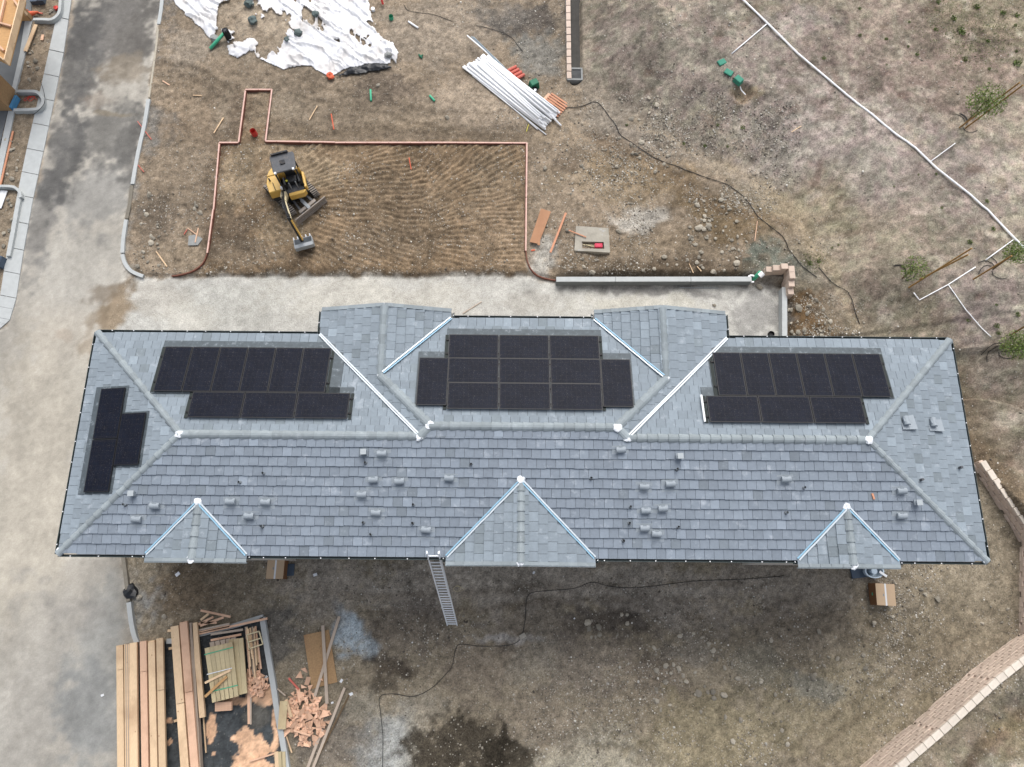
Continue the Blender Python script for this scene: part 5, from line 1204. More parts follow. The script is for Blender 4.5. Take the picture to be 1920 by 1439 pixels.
for a_, b_, w_, m_, lb in small: board(a_, b_, w_, .04, m_, lb, 'stick', cat='stick')
o = MB().prism([(T(*q).x, T(*q).y) for q in ((354,443),(366,441),(380,448),(372,461),(354,462))], T(365,450).z, T(365,450).z+.04).build('concrete_plate', M['gravel_grey']); tag(o, 'broken grey plate in the small debris heap by the left rail', 'plate')
# green and white pipe by the corner
pipe((1410,527),(1420,518), .10, 'green_pipe', 'bright green pipe end at the right end of the low concrete wall', za=.05, zb=.35)
p = Vector(G(1424,518,.75)); tag(MB().tube([p, p+Vector((.16,.12,.1))], .13, 12, False).tube([p+Vector((.16,.12,.1)), p], .1, 12, False).build('pipe_collar', M['white_pvc'], None, True), 'white collar on the tip of the bright green pipe', 'pipe')
p = T(1409,524,.3); tag(MB().tube([p+Vector((.18*math.cos(t), .18*math.sin(t), .05)) for t in np.linspace(.6, 5.2, 9)], .05, 8).build('pipe_elbow', M['white_pvc'], None, True), 'curved white pipe elbow hugging the end of the low concrete wall', 'pipe')
p = T(1445,628); o = MB().tube([p, p+Vector((0,0,.12))], .15, 14, False).tube([p+Vector((0,0,.12)), p], .13, 14, False).tube([p+Vector((0,0,.01)), p+Vector((0,0,.02))], .13, 14).build('pipe_stub', M['black']); tag(o, 'black round pipe mouth in gravel just above the roof edge', 'pipe')
# ---------------------------------------------------------------- hoses
def hose(pxs, r, m, label, cat='hose', dz=.02, n=4):
    pts = smooth_line([T(a_, b_, r+dz) for a_, b_ in pxs], n); pts = [Vector((q.x, q.y, hz(q.x, q.y)+r+dz)) for q in pts]
    return tag(MB().tube(pts, r, 6).build('hose', M[m], None, True), label, cat)
hose([(1060,203),(1090,200),(1120,192),(1150,228),(1165,255),(1190,272),(1225,295),(1270,312),(1330,335),(1372,352),(1405,382),(1428,412),(1466,442),(1480,470),(1505,500),(1532,520)], .017, 'hose', 'long black hose winding from the pallet across the rubble to the slope')
hose([(1535,502),(1560,530),(1590,548),(1602,580),(1612,608)], .016, 'hose', 'black hose piece above the north eave, right of the tan blocks')
hose([(757,8),(765,20),(790,25),(815,28),(848,41)], .014, 'hose', 'short dark cable on the soil right of the sheeting')
hose([(892,48),(925,56),(955,68),(980,97)], .014, 'hose', 'dark cable on the soil above the white pipes')
hose([(1470,1080),(1440,1083),(1380,1087),(1300,1090),(1200,1102),(1145,1100),(1110,1092),(1075,1104),(1005,1110),(988,1122),(985,1160),(980,1188)], .012, 'hose', 'black cable south of the roof running right from the small plate', 'cable')
hose([(975,1200),(955,1210),(900,1212),(866,1208),(855,1216),(848,1248),(838,1262),(810,1290),(775,1306),(735,1301),(712,1308),(714,1340),(718,1380),(717,1445)], .012, 'hose', 'dark cable looping from the small plate down to the bottom edge', 'cable')
# hill irrigation pipes
def ipipe(pxs, r, label):
    pts = [T(a_, b_, r+.03) for a_, b_ in pxs]; out = []
    for a_, b_ in zip(pts[:-1], pts[1:]):
        for k in range(4): q = a_.lerp(b_, k/4); out.append(Vector((q.x, q.y, max(q.z, hz(q.x, q.y)+r))))
    out.append(pts[-1]); return tag(MB().tube(out, r, 8).build('irrigation_pipe', M['white_pvc'], None, True), label, 'pipe')
ipipe([(1388,-5),(1440,45),(1495,100),(1590,180),(1680,252),(1717,278),(1755,315),(1820,366),(1862,405),(1895,440),(1925,470)], .045, 'longest white irrigation pipe crossing the slope from top to right edge')
ipipe([(1437,46),(1372,101)], .03, 'white branch pipe near the top, pointing at the green lids'); ipipe([(1745,303),(1791,269)], .022, 'short white branch pipe below the upper staked tree')
ipipe([(1900,450),(1848,488)], .025, 'short white branch pipe at the right edge by the third tree'); ipipe([(1713,549),(1724,563),(1778,534),(1829,501)], .025, 'white lateral pipe with bent end below the long stakes'); ipipe([(1778,534),(1810,580),(1840,615),(1858,632)], .022, 'white pipe running from the lateral down to the black drip tubes')
for i_, (px, py, rz, lb) in enumerate(((1353,118,.5,'uppermost of the three green valve lids on the slope'),(1366,137,-.6,'middle one of the three green valve lids on the slope'),(1383,154,-.8,'green valve box next to the small pit'))):
    q = T(px, py); o = MB().box((0,0,.04 if i_ < 2 else .12), (.44,.32,.08 if i_ < 2 else .3), 0, .92).build('irrigation_box', M['green_lid']); o.location = q; o.rotation_euler = (.05,.03,rz); bevel(o, .03, 2); tag(o, lb, 'valve box')
hose([(1388,163),(1392,172),(1398,178)], .03, 'white_pvc', 'small white pipes inside the little pit by the green box', 'pipe', dz=.1)
# ---------------------------------------------------------------- young trees and weeds
def foliage(c, rx, ry, rz_, n, s, seed):
    rr = np.random.default_rng(seed); vs = []; fs = []; cols = []
    for k in range(n):
        d = rr.normal(size=3); d /= np.linalg.norm(d); rad = rr.random()**.45
        p = np.array(c)+d*rad*np.array([rx, ry, rz_]); a = rr.normal(size=3); a /= np.linalg.norm(a); b = np.cross(a, rr.normal(size=3)); b /= np.linalg.norm(b)+1e-9
        l_ = s*rr.uniform(.6, 1.4); i = len(vs); vs += [tuple(p-a*l_), tuple(p+b*l_*.35), tuple(p+a*l_), tuple(p-b*l_*.35)]; fs.append((i, i+1, i+2, i+3))
        cols += [lin(112,136,66)*rr.uniform(.55, 1.35)*np.array([rr.uniform(.85,1.25), 1, rr.uniform(.7,1.1)])]*4
    return vs, fs, np.array(cols)
def young_tree(base, crown_px, ch, rx, n, stakes, label, seed):
    b = T(*base); t = empty('young_tree', b); tag(t, label, 'tree')
    c = Vector(G(*crown_px, b.z+ch)); child(MB().tube([b, b.lerp(c, .5)+Vector((.03,.02,.05)), c+Vector((0,0,.2))], [.035,.028,.012], 6).build('trunk', M['bark']), t)
    vs, fs, cols = foliage(c, rx, rx, rx*.9, int(n*2.2), .05, seed); o = mesh_obj('crown', vs, fs, M['leaf']); set_tint(o, cols); child(o, t)
    rr = random.Random(seed)
    for k in range(5):
        e = c+Vector((rr.uniform(-rx,rx), rr.uniform(-rx,rx), rr.uniform(-.2,.4)))*.8; child(MB().tube([b.lerp(c,.6), e], [.014,.006], 5).build('branch', M['bark']), t)
    for (sa, sbm, hh) in stakes:
        q = T(*sa); top_ = Vector(G(*sbm, q.z+hh)); child(MB().tube([q-Vector((0,0,.1)), top_], .036, 7).build('stake', M['stake']), t)
    for k in range(4):
        a0 = rr.uniform(0, 6.28); pts = [b+Vector((math.cos(a0+j*.35)*.14*j, math.sin(a0+j*.35)*.14*j, .04)) for j in range(1, 6)]; pts = [Vector((q.x, q.y, hz(q.x, q.y)+.03)) for q in pts]
        child(MB().tube(pts, .014, 5).build('drip_tube', M['hose']), t)
    return t
young_tree((1805,236), (1850,190), 2.1, .85, 900, [((1798,240),(1912,155),3.3),((1809,241),(1918,160),3.3)], 'young leafy tree between two long stakes at the upper right', 11)
young_tree((1692,522), (1716,504), 1.3, .62, 330, [((1703,540),(1822,466),3.3),((1724,524),(1815,478),2.6)], 'sparse young tree with brown stakes right of centre, above the lateral pipe', 12)
young_tree((1862,505), (1905,474), 1.9, .55, 500, [((1825,524),(1897,480),2.4)], 'young tree with one stake cut by the right edge, beneath the long pipe', 13)
young_tree((1875,655), (1907,648), 1.3, .7, 700, [((1900,626),(1932,606),2.4)], 'bushy young tree at the right edge beside tangled drip tubes', 14)
vs, fs, cols = foliage((0,0,.04), .16, .16, .07, 60, .05, 5); wme = None
weed_spots = [(1758,5),(1705,42),(1612,67),(1660,75),(1703,88),(1612,17),(1662,74),(1754,57),(1803,62),(1808,113),(1852,78),(1854,130),(1904,48),(1905,97),(1800,58),(1906,120),(1544,110),(1662,122),(1719,103),(1755,327),(1676,350),(1722,328),(1765,390),(1862,430),(1818,455),(1282,270),(1322,274),(1227,195),(1175,235),(1345,235),(1392,240),(1364,275),(1572,460),(1560,465),(1850,378),(1908,590),(1868,572),(1814,600),(1868,612),(1872,625),(1535,490),(1518,495),(1905,30),(1880,25),(1830,15),(1788,35)]
for k, (px, py) in enumerate(weed_spots):
    q = T(px, py)
    if wme is None: o = mesh_obj('weed', vs, fs, M['leaf']); set_tint(o, cols*.9); wme = o.data
    else: o = bpy.data.objects.new('weed', wme); COL.objects.link(o)
    s_ = random.uniform(.45, 1.15)*(1.2 if px > 1740 and py < 150 else .8); o.location = q; o.rotation_euler = (0,0,random.uniform(0,6)); o.scale = (s_, s_, s_)
    tag(o, 'small green weed tuft growing on the bare slope', 'weed', 'green weeds on the slope')
# ground cover in the upper right corner and by the hose bend
vs = []; fs = []; cc = []
for (px, py, rad, n) in ((1870,60,75,900),(1780,30,60,420),(1830,100,60,500),(1525,490,22,260),(1760,60,50,260)):
    c = T(px, py); sc = mpx(px, py)
    for k in range(n):
        a_ = rng.normal(0, .5)*rad*sc; b_ = rng.normal(0, .5)*rad*sc; x, y = c.x+a_, c.y+b_; z = hz(x, y)+.03; l_ = rng.uniform(.03,.07); t = rng.uniform(0,6.28); i = len(vs)
        vs += [(x,y,z),(x+l_*math.cos(t),y+l_*math.sin(t),z+.03),(x-l_*math.sin(t)*.5,y+l_*math.cos(t)*.5,z+.04)]; fs.append((i,i+1,i+2)); cc += [lin(112,124,70)*rng.uniform(.6,1.2)]*3
o = mesh_obj('ground_cover', vs, fs, M['leaf']); set_tint(o, np.array(cc)); tag(o, 'thin patchy green ground cover on the upper right slope', 'ground cover', kind='stuff')

# ---------------------------------------------------------------- rocks and gravel
def rock_mesh(seed, flat=.65):
    rr = random.Random(seed); bm = bmesh.new(); bmesh.ops.create_icosphere(bm, subdivisions=1, radius=1)
    sx, sy = rr.uniform(.7,1.25), rr.uniform(.7,1.25)
    for v in bm.verts: v.co *= rr.uniform(.72, 1.18); v.co.x *= sx; v.co.y *= sy; v.co.z *= flat
    for f in bm.faces: f.smooth = False
    me_ = bpy.data.meshes.new('rock'); bm.to_mesh(me_); bm.free(); me_.materials.append(M['sandstone']); return me_
rms = [rock_mesh(900+k) for k in range(10)]
def rock(px, py, r, label=None, group=None):
    q = T(px, py, r*.25); o = bpy.data.objects.new('rock', random.choice(rms)); COL.objects.link(o); o.location = q; o.rotation_euler = (random.uniform(-.3,.3), random.uniform(-.3,.3), random.uniform(0,6.28)); o.scale = (r,r,r); tag(o, label, 'rock', group)
for px, py, r, lb in ((1159,434,.16,'square pale rock right of the vault'),(1311,428,.2,'biggest tan rock in the rubble above the low concrete wall'),(1311,508,.0,''),(1337,510,.15,'tan rock just above the low concrete wall near its right half'),(1424,538,.16,'grey white rock below the green pipe end'),(1136,281,.10,'white block on the soil right of the formwork corner'),(280,366,.2,'dark brown boulder west of the pad beside the kerb'),
                      (1339,573,.1,'small cream stone on the gravel lane near the right gable'),(1231,1257,.16,'white pointed rock in the yard, lower middle'),(1227,1215,.14,'pale triangular rock in the yard below the cable'),(1229,1227,.09,'small white rock under the triangular one in the yard'),(839,221,.13,'smooth grey rock above the pad, on bare soil'),(410,1157,.0,''),(308,1156,.16,'round brown rock left of the lumber pen'),(261,1121,.16,'round grey rock beside the black bag'),
                      (709,160,.14,'dark rock above the pad near the green pipe piece'),(590,1107,.09,'dark round stone in the yard above the plywood'),(980,1193,.0,''),(1556,617,.14,'grey rock on brown soil above the right eave'),(1497,578,.2,'flat tan rock right of the low pale wall')):
    if r: rock(px, py, r, lb)
def in_px_region(n, regs):
    out = []
    for (x0, y0, x1, y1, wgt) in regs:
        for k in range(int(n*wgt)): out.append((random.uniform(x0, x1), random.uniform(y0, y1)))
    return out
regs_med = [(1290,365,1400,480,60),(1150,180,1250,240,16),(1120,250,1260,330,30),(1020,300,1100,400,10),(1050,480,1400,515,26),(1475,555,1560,630,26),(250,440,300,500,14),(260,380,380,440,12),(1220,1180,1360,1350,40),(1100,1150,1180,1200,12),(1500,1180,1640,1290,14),(1340,1200,1480,1430,16),(1560,1100,1900,1200,14)]
for (x0, y0, x1, y1, n) in regs_med:
    for k in range(n): rock(random.uniform(x0,x1), random.uniform(y0,y1), random.uniform(.055,.13)*random.choice((1,1,.8,1.25)), 'rough tan grey stone lying loose among many on bare soil', 'loose stones scattered over the bare soil')
# pebbles: one object
def pebbles(N, seed, regs, smin, smax, name, label):
    rr = np.random.default_rng(seed); base = rock_mesh(seed); bv = np.array([v.co for v in base.vertices]); bf = np.array([p.vertices for p in base.polygons]); 
    if smax < .045:
        bv = np.array([(1,0,0),(0,1,0),(-1,0,0),(0,-1,0),(0,0,.8)]); bf = np.array([(0,1,4),(1,2,4),(2,3,4),(3,0,4)])
    wsum = sum(r_[4] for r_ in regs); PX = []; PY = []
    for (x0, y0, x1, y1, w_) in regs:
        n = int(N*w_/wsum); a_ = rr.random(n); b_ = rr.random(n); PX.append(x0+(x1-x0)*a_); PY.append(y0+(y1-y0)*b_)
    PX = np.concatenate(PX); PY = np.concatenate(PY)
    d = np.stack([(PX-960)/FPX, -(PY-719.5)/FPX, -np.ones(len(PX))]); d = RC @ d; z = np.zeros(len(PX))
    for _ in range(7):
        t = (z-CAMH)/d[2]; x = d[0]*t; y = d[1]*t; z = .5*z+.5*height(x, y)
    t = (z-CAMH)/d[2]; x = d[0]*t; y = d[1]*t
    # clumping: keep more where noise is high; none on road, lane or under the house
    cl = fbm(x, y, 2.0, 700, 3); keep = rr.random(len(x)) < np.clip(.30+2.0*cl+.9*fbm(x, y, .6, 710, 2), .04, 1)
    keep &= (sdist(x, y, ROAD) < -.05) & (sdist(x, y, LANE) < -.02) & (sdist(x, y, PEN) < 0)
    keep &= ~((x > X0+.4) & (x < X1-.4) & (y > YS+.5) & (y < YN+1.2))
    x = x[keep]; y = y[keep]; n = len(x); z = height(x, y)+noise_relief(x, y)
    s_ = smin+(smax-smin)*rr.random(n)**3; th = rr.random(n)*6.28
    c_, sn = np.cos(th), np.sin(th); st = .7+.6*rr.random(n)
    vx = bv[None,:,0]*s_[:,None]*st[:,None]; vy = bv[None,:,1]*s_[:,None]; vz_ = bv[None,:,2]*s_[:,None]*.8
    VX = vx*c_[:,None]-vy*sn[:,None]+x[:,None]; VY = vx*sn[:,None]+vy*c_[:,None]+y[:,None]; VZ = vz_+z[:,None]+s_[:,None]*.15
    verts = np.stack([VX, VY, VZ], -1).reshape(-1, 3); faces = (bf[None]+(np.arange(n)*len(bv))[:,None,None]).reshape(-1, 3)
    me_ = bpy.data.meshes.new(name); me_.vertices.add(len(verts)); me_.vertices.foreach_set('co', verts.astype(np.float32).ravel()); me_.loops.add(faces.size); me_.loops.foreach_set('vertex_index', faces.ravel().astype(np.int32))
    me_.polygons.add(len(faces)); me_.polygons.foreach_set('loop_start', (np.arange(len(faces))*3).astype(np.int32)); me_.update(calc_edges=True); me_.materials.append(M['pebble'])
    o = bpy.data.objects.new(name, me_); COL.objects.link(o)
    base_c = np.array([lin(168,160,144), lin(134,126,112), lin(188,182,170), lin(100,92,82), lin(220,216,206)]); ci = rr.choice(5, n, p=[.3,.34,.16,.15,.05])
    set_tint(o, np.repeat(base_c[ci]*(.85+.3*rr.random(n))[:,None], len(bv), 0)); tag(o, label, 'gravel', kind='stuff'); bpy.data.meshes.remove(base)
R_all = [(0,-20,1920,1439,10),(1000,170,1480,515,9),(250,280,400,515,1.6),(400,270,990,515,5),(1475,550,1620,635,1),(980,1080,1700,1439,11),(550,1050,1000,1250,2),(1650,1050,1910,1300,3),(1100,180,1500,480,5),(800,0,1060,250,2.5),(1100,0,1500,300,4),(1280,350,1410,480,2.4),(1150,180,1260,250,1.5),(1475,550,1610,635,1.6),(1040,380,1300,515,1.2),(1080,260,1300,350,1.4)]
pebbles(17000, 31, R_all, .024, .09, 'gravel', 'loose pebbles and small stones strewn over the bare soil')
pebbles(62000, 32, R_all, .016, .044, 'fine_gravel', 'fine grit strewn over the bare soil')
# damp clods along the pad edge and in the dark heap
# ---------------------------------------------------------------- ladder
lt = Vector(G(813,1040,ZE+.15)); lb_ = T(848,1172); wdir = Vector((1,0,0)); ld = empty('ladder', lb_); tag(ld, 'long aluminium extension ladder leaning against the south eave', 'ladder')
dirl = (lt-lb_).normalized()
for s_ in (-.21,.21): child(MB().bar(lb_+wdir*s_, lt+wdir*s_+dirl*.2, .04, .09).build('rail', M['aluminium']), ld)
n = 27
for k in range(n): q = lb_.lerp(lt, (k+.6)/n); child(MB().tube([q-wdir*.2+Vector((0,-.01,.02)), q+wdir*.2+Vector((0,-.01,.02))], .026, 6).build('rung', M['aluminium']), ld)
for s_ in (-.19,.19): child(MB().bar(lb_.lerp(lt,.5)+wdir*s_+Vector((0,-.04,.05)), lt+wdir*s_+dirl*.25+Vector((0,-.04,.05)), .03, .07).build('fly_rail', M['aluminium']), ld)
# ---------------------------------------------------------------- boxes and things under the south eave
def cardbox(px, py, sx, sy, sz, rz, label):
    q = T(px, py); r_ = empty('cardboard_box', q, rz); tag(r_, label, 'box')
    o = MB().box((0,0,sz/2), (sx,sy,sz)).build('carton', M['cardboard_shade']); o.parent = r_
    o = MB().box((-sx*.25,0,sz+.004), (sx*.485,sy*.99,.008)).build('flap', M['cardboard']); o.parent = r_; o = MB().box((sx*.25,0,sz+.004), (sx*.485,sy*.99,.008)).build('flap', M['cardboard']); o.parent = r_
    o = MB().box((0,0,sz+.010), (.07,sy,.004)).build('tape', M['paper']); o.parent = r_
    o = MB().box((-sx/2-.002,0,sz*.5), (.004,.12,.1)).build('green_mark', M['green_pipe']); o.parent = r_
    o = MB().box((-sx*.12,-.02,sz+.010), (.05,.10,.002)).build('printed_mark', M['gravel_grey']); o.parent = r_
cardbox(1647,1115,.82,.90,.62,-.05,'cardboard box standing on the bare soil south east of the roof')
cardbox(524,1066,.74,.9,.55,.0,'cardboard box half hidden under the south eave')
q = T(528,1074); tag(MB().box((q.x+.05,q.y+.1,q.z+.03), (1.0,.5,.06), .05).build('tray', M['tub_dark']), 'blue grey flat tray beneath the cardboard box at the eave', 'tray')
q = T(1632,1076); tb = empty('tub', q); tag(tb, 'pale blue plastic tub under the eave of the right gable', 'tub')
ring = [(.42*math.cos(t), .30*math.sin(t)) for t in np.linspace(0, 2*math.pi, 21)[:-1]]; vs = [(q.x+a_*.85, q.y+b_*.85+.1, q.z) for a_, b_ in ring]+[(q.x+a_, q.y+b_+.1, q.z+.4) for a_, b_ in ring]+[(q.x+a_*.86, q.y+b_*.84+.1, q.z+.4) for a_, b_ in ring]+[(q.x+a_*.75, q.y+b_*.75+.1, q.z+.06) for a_, b_ in ring]
child(mesh_obj('shell', vs, [(j*20+i, j*20+(i+1) % 20, (j+1)*20+(i+1) % 20, (j+1)*20+i) for j in range(3) for i in range(20)]+[tuple(range(60,80))], M['tub']), tb)
tag(MB().box((q.x-.5,q.y+.12,q.z+.05), (.75,.6,.1), .1).build('tray', M['tub_dark']), 'dark blue grey tray beside the pale tub', 'tray'); 
tag(MB().tube([(q.x-.02,q.y+.1,q.z+.1),(q.x-.02,q.y+.1,q.z+.42)], .13, 12).build('can', M['tub']), 'pale paint can standing inside the tub', 'can'); tag(MB().bar((q.x+.18,q.y+.08,q.z+.45),(q.x+.48,q.y-.12,q.z+.43), .1, .03).build('brush', M['paper']), 'white brush lying across the rim of the tub', 'brush')
for xa_, xb_, yy_, lb in ((466,552,1047,'white ledge below the south eave by the left gable'),(1404,1492,1056,'white ledge below the south eave by the right gable')):
    A = Vector(G(xa_, yy_, 5.9)); B = Vector(G(xb_, yy_, 5.9)); hp(MB().bar(A+Vector((0,.2,0)), B+Vector((0,.2,0)), .4, .06).build('canopy_ledge', M['white_paint']))
q = T(248,1110); tag(lump((q.x,q.y,q.z+.1), .30, .6, 'rubbish_bag', M['black_plastic'], None, 77), 'black crumpled bag beside the thin kerb left of the yard', 'bag')
for px, py, s_, lb in ((333,1077,.2,'white paper scrap south of the left gable'),(591,1078,.17,'pale blue white paper scrap below the eave, right of the box'),(192,1304,.13,'small white scrap alone on the road'),(1001,1074,.12,'white card on dark soil just below the middle gable'),(980,1193,.26,'square grey plate where two cables meet'),(1077,1160,.07,'tiny white scrap in the yard near the dark patch'),
                       (499,1270,.13,'white square scrap between kerb and plywood'),(640,1277,.14,'pale triangular scrap right of the plywood sheet'),(658,1302,.16,'grey flat scrap at the tip of the thin board'),(623,1318,.1,'white round scrap above the offcut pile right side'),(773,1205,.06,'tiny white chip in the yard below the blue grey patch'),(1208,543,.0,'')):
    if not s_: continue
    q = T(px, py, .03); o = MB().box((0,0,0), (s_, s_*.7, .015)).build('scrap', M['paper' if px != 980 else 'vault']); o.location = q; o.rotation_euler = (.08,-.06,random.uniform(.3,1.1)); tag(o, lb, 'scrap')
pt = [Vector(T(*p_, .02)) for p_ in ((852,1102),(858,1098),(864,1104),(858,1110),(850,1106),(855,1100),(866,1102),(869,1106),(862,1109),(860,1103))]
tag(MB().tube(smooth_line(pt, 4), .008, 4).build('wire', M['cream']), 'thin pale wire coil beside the ladder', 'wire')
tag(MB().box(T(710,1046,.02), (.14,.14,.02), .7).build('marker_flag', M['yellow']), 'small yellow marker just below the eave left of the ladder', 'marker')

# ---------------------------------------------------------------- lumber stacks, bottom left
def lumber(xa, ya, xb, yb, wd, th, z, m, label, group=None, cut=0.0):     # top face measured at height z
    if cut:
        t = cut; xm, ym = xa+(xb-xa)*t, ya+(yb-ya)*t
        lumber(xm, ym+.6, xb, yb, wd, th, z-.004, m, label+', lower length' if not group else label, group)
        xb, yb, label = xm, ym-.4, (label+', upper length' if not group else label)
    A = Vector(G(xa, ya, z)); B = Vector(G(xb, yb, z)); o = MB().bar(Vector((0,0,-th/2)), B-A+Vector((0,0,-th/2)), wd, th).build('lumber_board', M[m]); o.location = A; return tag(o, label, 'lumber', group)
g1 = 'boards stacked left of the lumber pen'
S1 = [(224,1212,227,.27,'lumber'),(249.5,1206,252,.29,'lumber'),(268,1204,273,.27,'lumber_pink'),(283.5,1203,290,.27,'lumber'),(299,1199,306,.27,'lumber')]
for lay in range(4):
    for j, (xt, yt, xb, wd, m_) in enumerate(S1):
        z = .62-.15*lay-(.01*j); yt2 = yt+random.uniform(-2,3)+ (0 if lay else 0)
        if lay == 0: lb = ['western most board of the wide lumber stack, with a darker end','second top board from the road on the wide stack','pinkish top board, middle of the wide stack','fourth top board of the wide stack, knotty','top board at the right side of the wide stack'][j]; gp = None
        else: lb = 'wide pale board lower down in the wide lumber stack'; gp = g1
        lumber(xt, yt2, xb, 1520, wd*(1 if lay else 1.0), .13, z, m_, lb, gp, (.14,0,.18,0,.30)[j] if lay == 0 else 0)
for k in range(6): lumber(233.5+1.9*k, 1208, 236+2.1*k, 1520, .04, .25, .58-.01*k, 'lumber_grey' if k % 2 else 'lumber', 'thin board set on edge in the gap of the wide stack', 'boards on edge in the wide stack')
S2 = [(327,1176,349,.32,'lumber'),(343.5,1168,368,.31,'lumber_pink')]
for lay in range(4):
    for j, (xt, yt, xb, wd, m_) in enumerate(S2):
        z = .64-.15*lay; lb = ['left top board of the narrow lumber stack','pinkish right top board of the narrow lumber stack'][j] if lay == 0 else 'pale board lower down in the narrow lumber stack'
        lumber(xt, yt+random.uniform(-2,2), xb+3, 1520, wd, .13, z, m_, lb, None if lay == 0 else 'boards in the narrow lumber stack', (.42,.37)[j] if lay == 0 else 0)
for lay in range(3):
    lumber(364, 1168, 379, 1346-3*lay, .22, .13, .5-.15*lay, 'lumber', 'short board right of the narrow stack, topmost' if lay == 0 else 'short board beneath the top one right of the narrow stack', None if lay == 0 else 'short boards right of the narrow stack')
for k in range(3): lumber(356+2*k, 1168, 374+2.4*k, 1500, .04, .25, .50, 'lumber_grey', 'dark board on edge beside the narrow stack', 'dark boards on edge beside the narrow stack')
lumber(381, 1345, 386, 1412, .05, .05, .1, 'lumber', 'thin stick on the asphalt below the short board')
for xa, ya, xb, yb, lb in ((316,1217,324,1215,'short spacer under the narrow stack, upper'),(326,1353,337,1349,'short spacer under the narrow stack, lower'),(314,1183,320,1183,'tiny spacer at the top left of the narrow stack')): lumber(xa, ya, xb, yb, .1, .05, .12, 'lumber', lb)
# greenish decking packs
for lay in range(5):
    for k in range(6):
        z = .72-.09*lay; t = k/5
        xt = 384+43*t+4; yt = 1215-10*t; xb = 398.5+40*t+4; yb = 1317-10*t
        lumber(xt, yt, xb, yb, .195, .075, z, 'lumber_green', 'greenish board in the strapped upper pack' if lay == 0 else 'greenish board in a lower layer of the strapped pack', 'boards of the strapped pack')
    for k in range(3):
        z = .56-.09*lay
        if z > .1: lumber(433+9*k, 1199-k, 441+9*k, 1305-2*k, .19, .075, z, 'lumber_green', 'greenish board in the lower pack right of the straps', 'boards of the lower greenish pack')
for k in range(5): lumber(397+10*k, 1204-2*k, 400+10*k, 1222-2*k, .19, .07, .5, 'lumber_grey', 'grey brown board end behind the strapped pack', 'grey ends behind the strapped pack')
def strap(pa_, pb_, z, m, lb): A = Vector(G(*pa_, z)); B = Vector(G(*pb_, z)); tag(MB().bar(A, B, .035, .012).build('strap', M[m]), lb, 'strap')
strap((383,1228),(437,1214), .74, 'green_pipe', 'upper green strap across the greenish pack'); strap((397,1297),(446,1285), .74, 'green_pipe', 'lower green strap across the greenish pack'); strap((388,1265),(435,1253), .75, 'white_paint', 'white strip across the middle of the greenish pack')
lumber(384, 1281, 432, 1257, .09, .05, .80, 'lumber', 'pale stick lying slanted on the greenish pack'); lumber(384, 1307, 425, 1269, .10, .05, .86, 'ply_orange', 'brown stick lying steeply on the greenish pack')
for k in range(4): lumber(403, 1320+4*k, 434, 1318+4*k, .10, .16, .36-.03*k, 'lumber_pink', 'pink block end sticking out under the greenish pack', 'pink blocks under the greenish pack')
# loose boards at the top of the pen
lo = [(376,1163,391,1151,'lumber'),(372,1171,400,1157,'lumber_pink'),(375,1174,419,1158,'lumber_pink'),(376,1168,406,1168,'lumber_pink'),(376,1145,432,1157,'lumber_pink'),(370,1183,430,1170,'lumber_grey'),(371,1189,501,1160,'lumber_pink'),(372,1186,430,1174,'lumber_pink'),(395,1190,455,1181,'lumber_grey'),(395,1201,452,1190,'lumber_pink')]
nm = ['short light stick fanning out above the narrow stack','second fanned stick above the narrow stack','longest fanned stick above the narrow stack','level stick under the fanned ones','pink stick lying apart above the pen','grey board resting along the pen kerb','long pink board reaching past the pen corner','pink board just under the long one','grey board lowest along the pen top','pink board right above the greenish pack']
for (xa, ya, xb, yb, m_), lb in zip(lo, nm): lumber(xa, ya, xb, yb, .09, .05, .35, m_, lb)
for k in range(16):
    xa = 459+22*random.random(); ya = 1178+random.uniform(-4,6); xb = xa+random.uniform(2,12); yb = 1250+random.uniform(-20,25); lumber(xa, ya, xb, yb, .06, .05, .12+.02*k, random.choice(['lumber_pink','lumber_grey','lumber']), 'narrow strip of wood in the bundle at the pen corner', 'strips bundled at the pen corner')
fr_ = empty('wooden_frame', Vector(G(475,1195,.45))); tag(fr_, 'small pale wooden frame lying on the strips at the pen corner', 'frame')
for a_, b_ in (((462,1191),(486,1184)),((486,1184),(493,1208)),((467,1217),(493,1208)),((466,1204),(489,1197)),((463,1192),(468,1217))): child(MB().bar(Vector(G(*a_, .5)), Vector(G(*b_, .5)), .045, .05).build('frame_bar', M['cream']), fr_)
lumber(466, 1300, 467, 1358, .12, .06, .12, 'lumber_pink', 'pink board pointing down from the small offcut heap'); lumber(470, 1300, 470, 1359, .06, .06, .13, 'lumber_grey', 'grey strip beside the pink board under the offcut heap')
lumber(468, 1428, 516, 1413, .06, .05, .1, 'lumber_pink', 'thin stick on sawdust at the bottom of the pen')
for k, x_ in enumerate((518,525,531)): lumber(x_, 1410, x_+4, 1520, .15, .06, .25, 'lumber_green' if k else 'lumber', ['yellowish board end at the pen bottom beside the kerb, left','yellowish board end at the pen bottom, middle','pale board end touching the kerb at the bottom'][k])
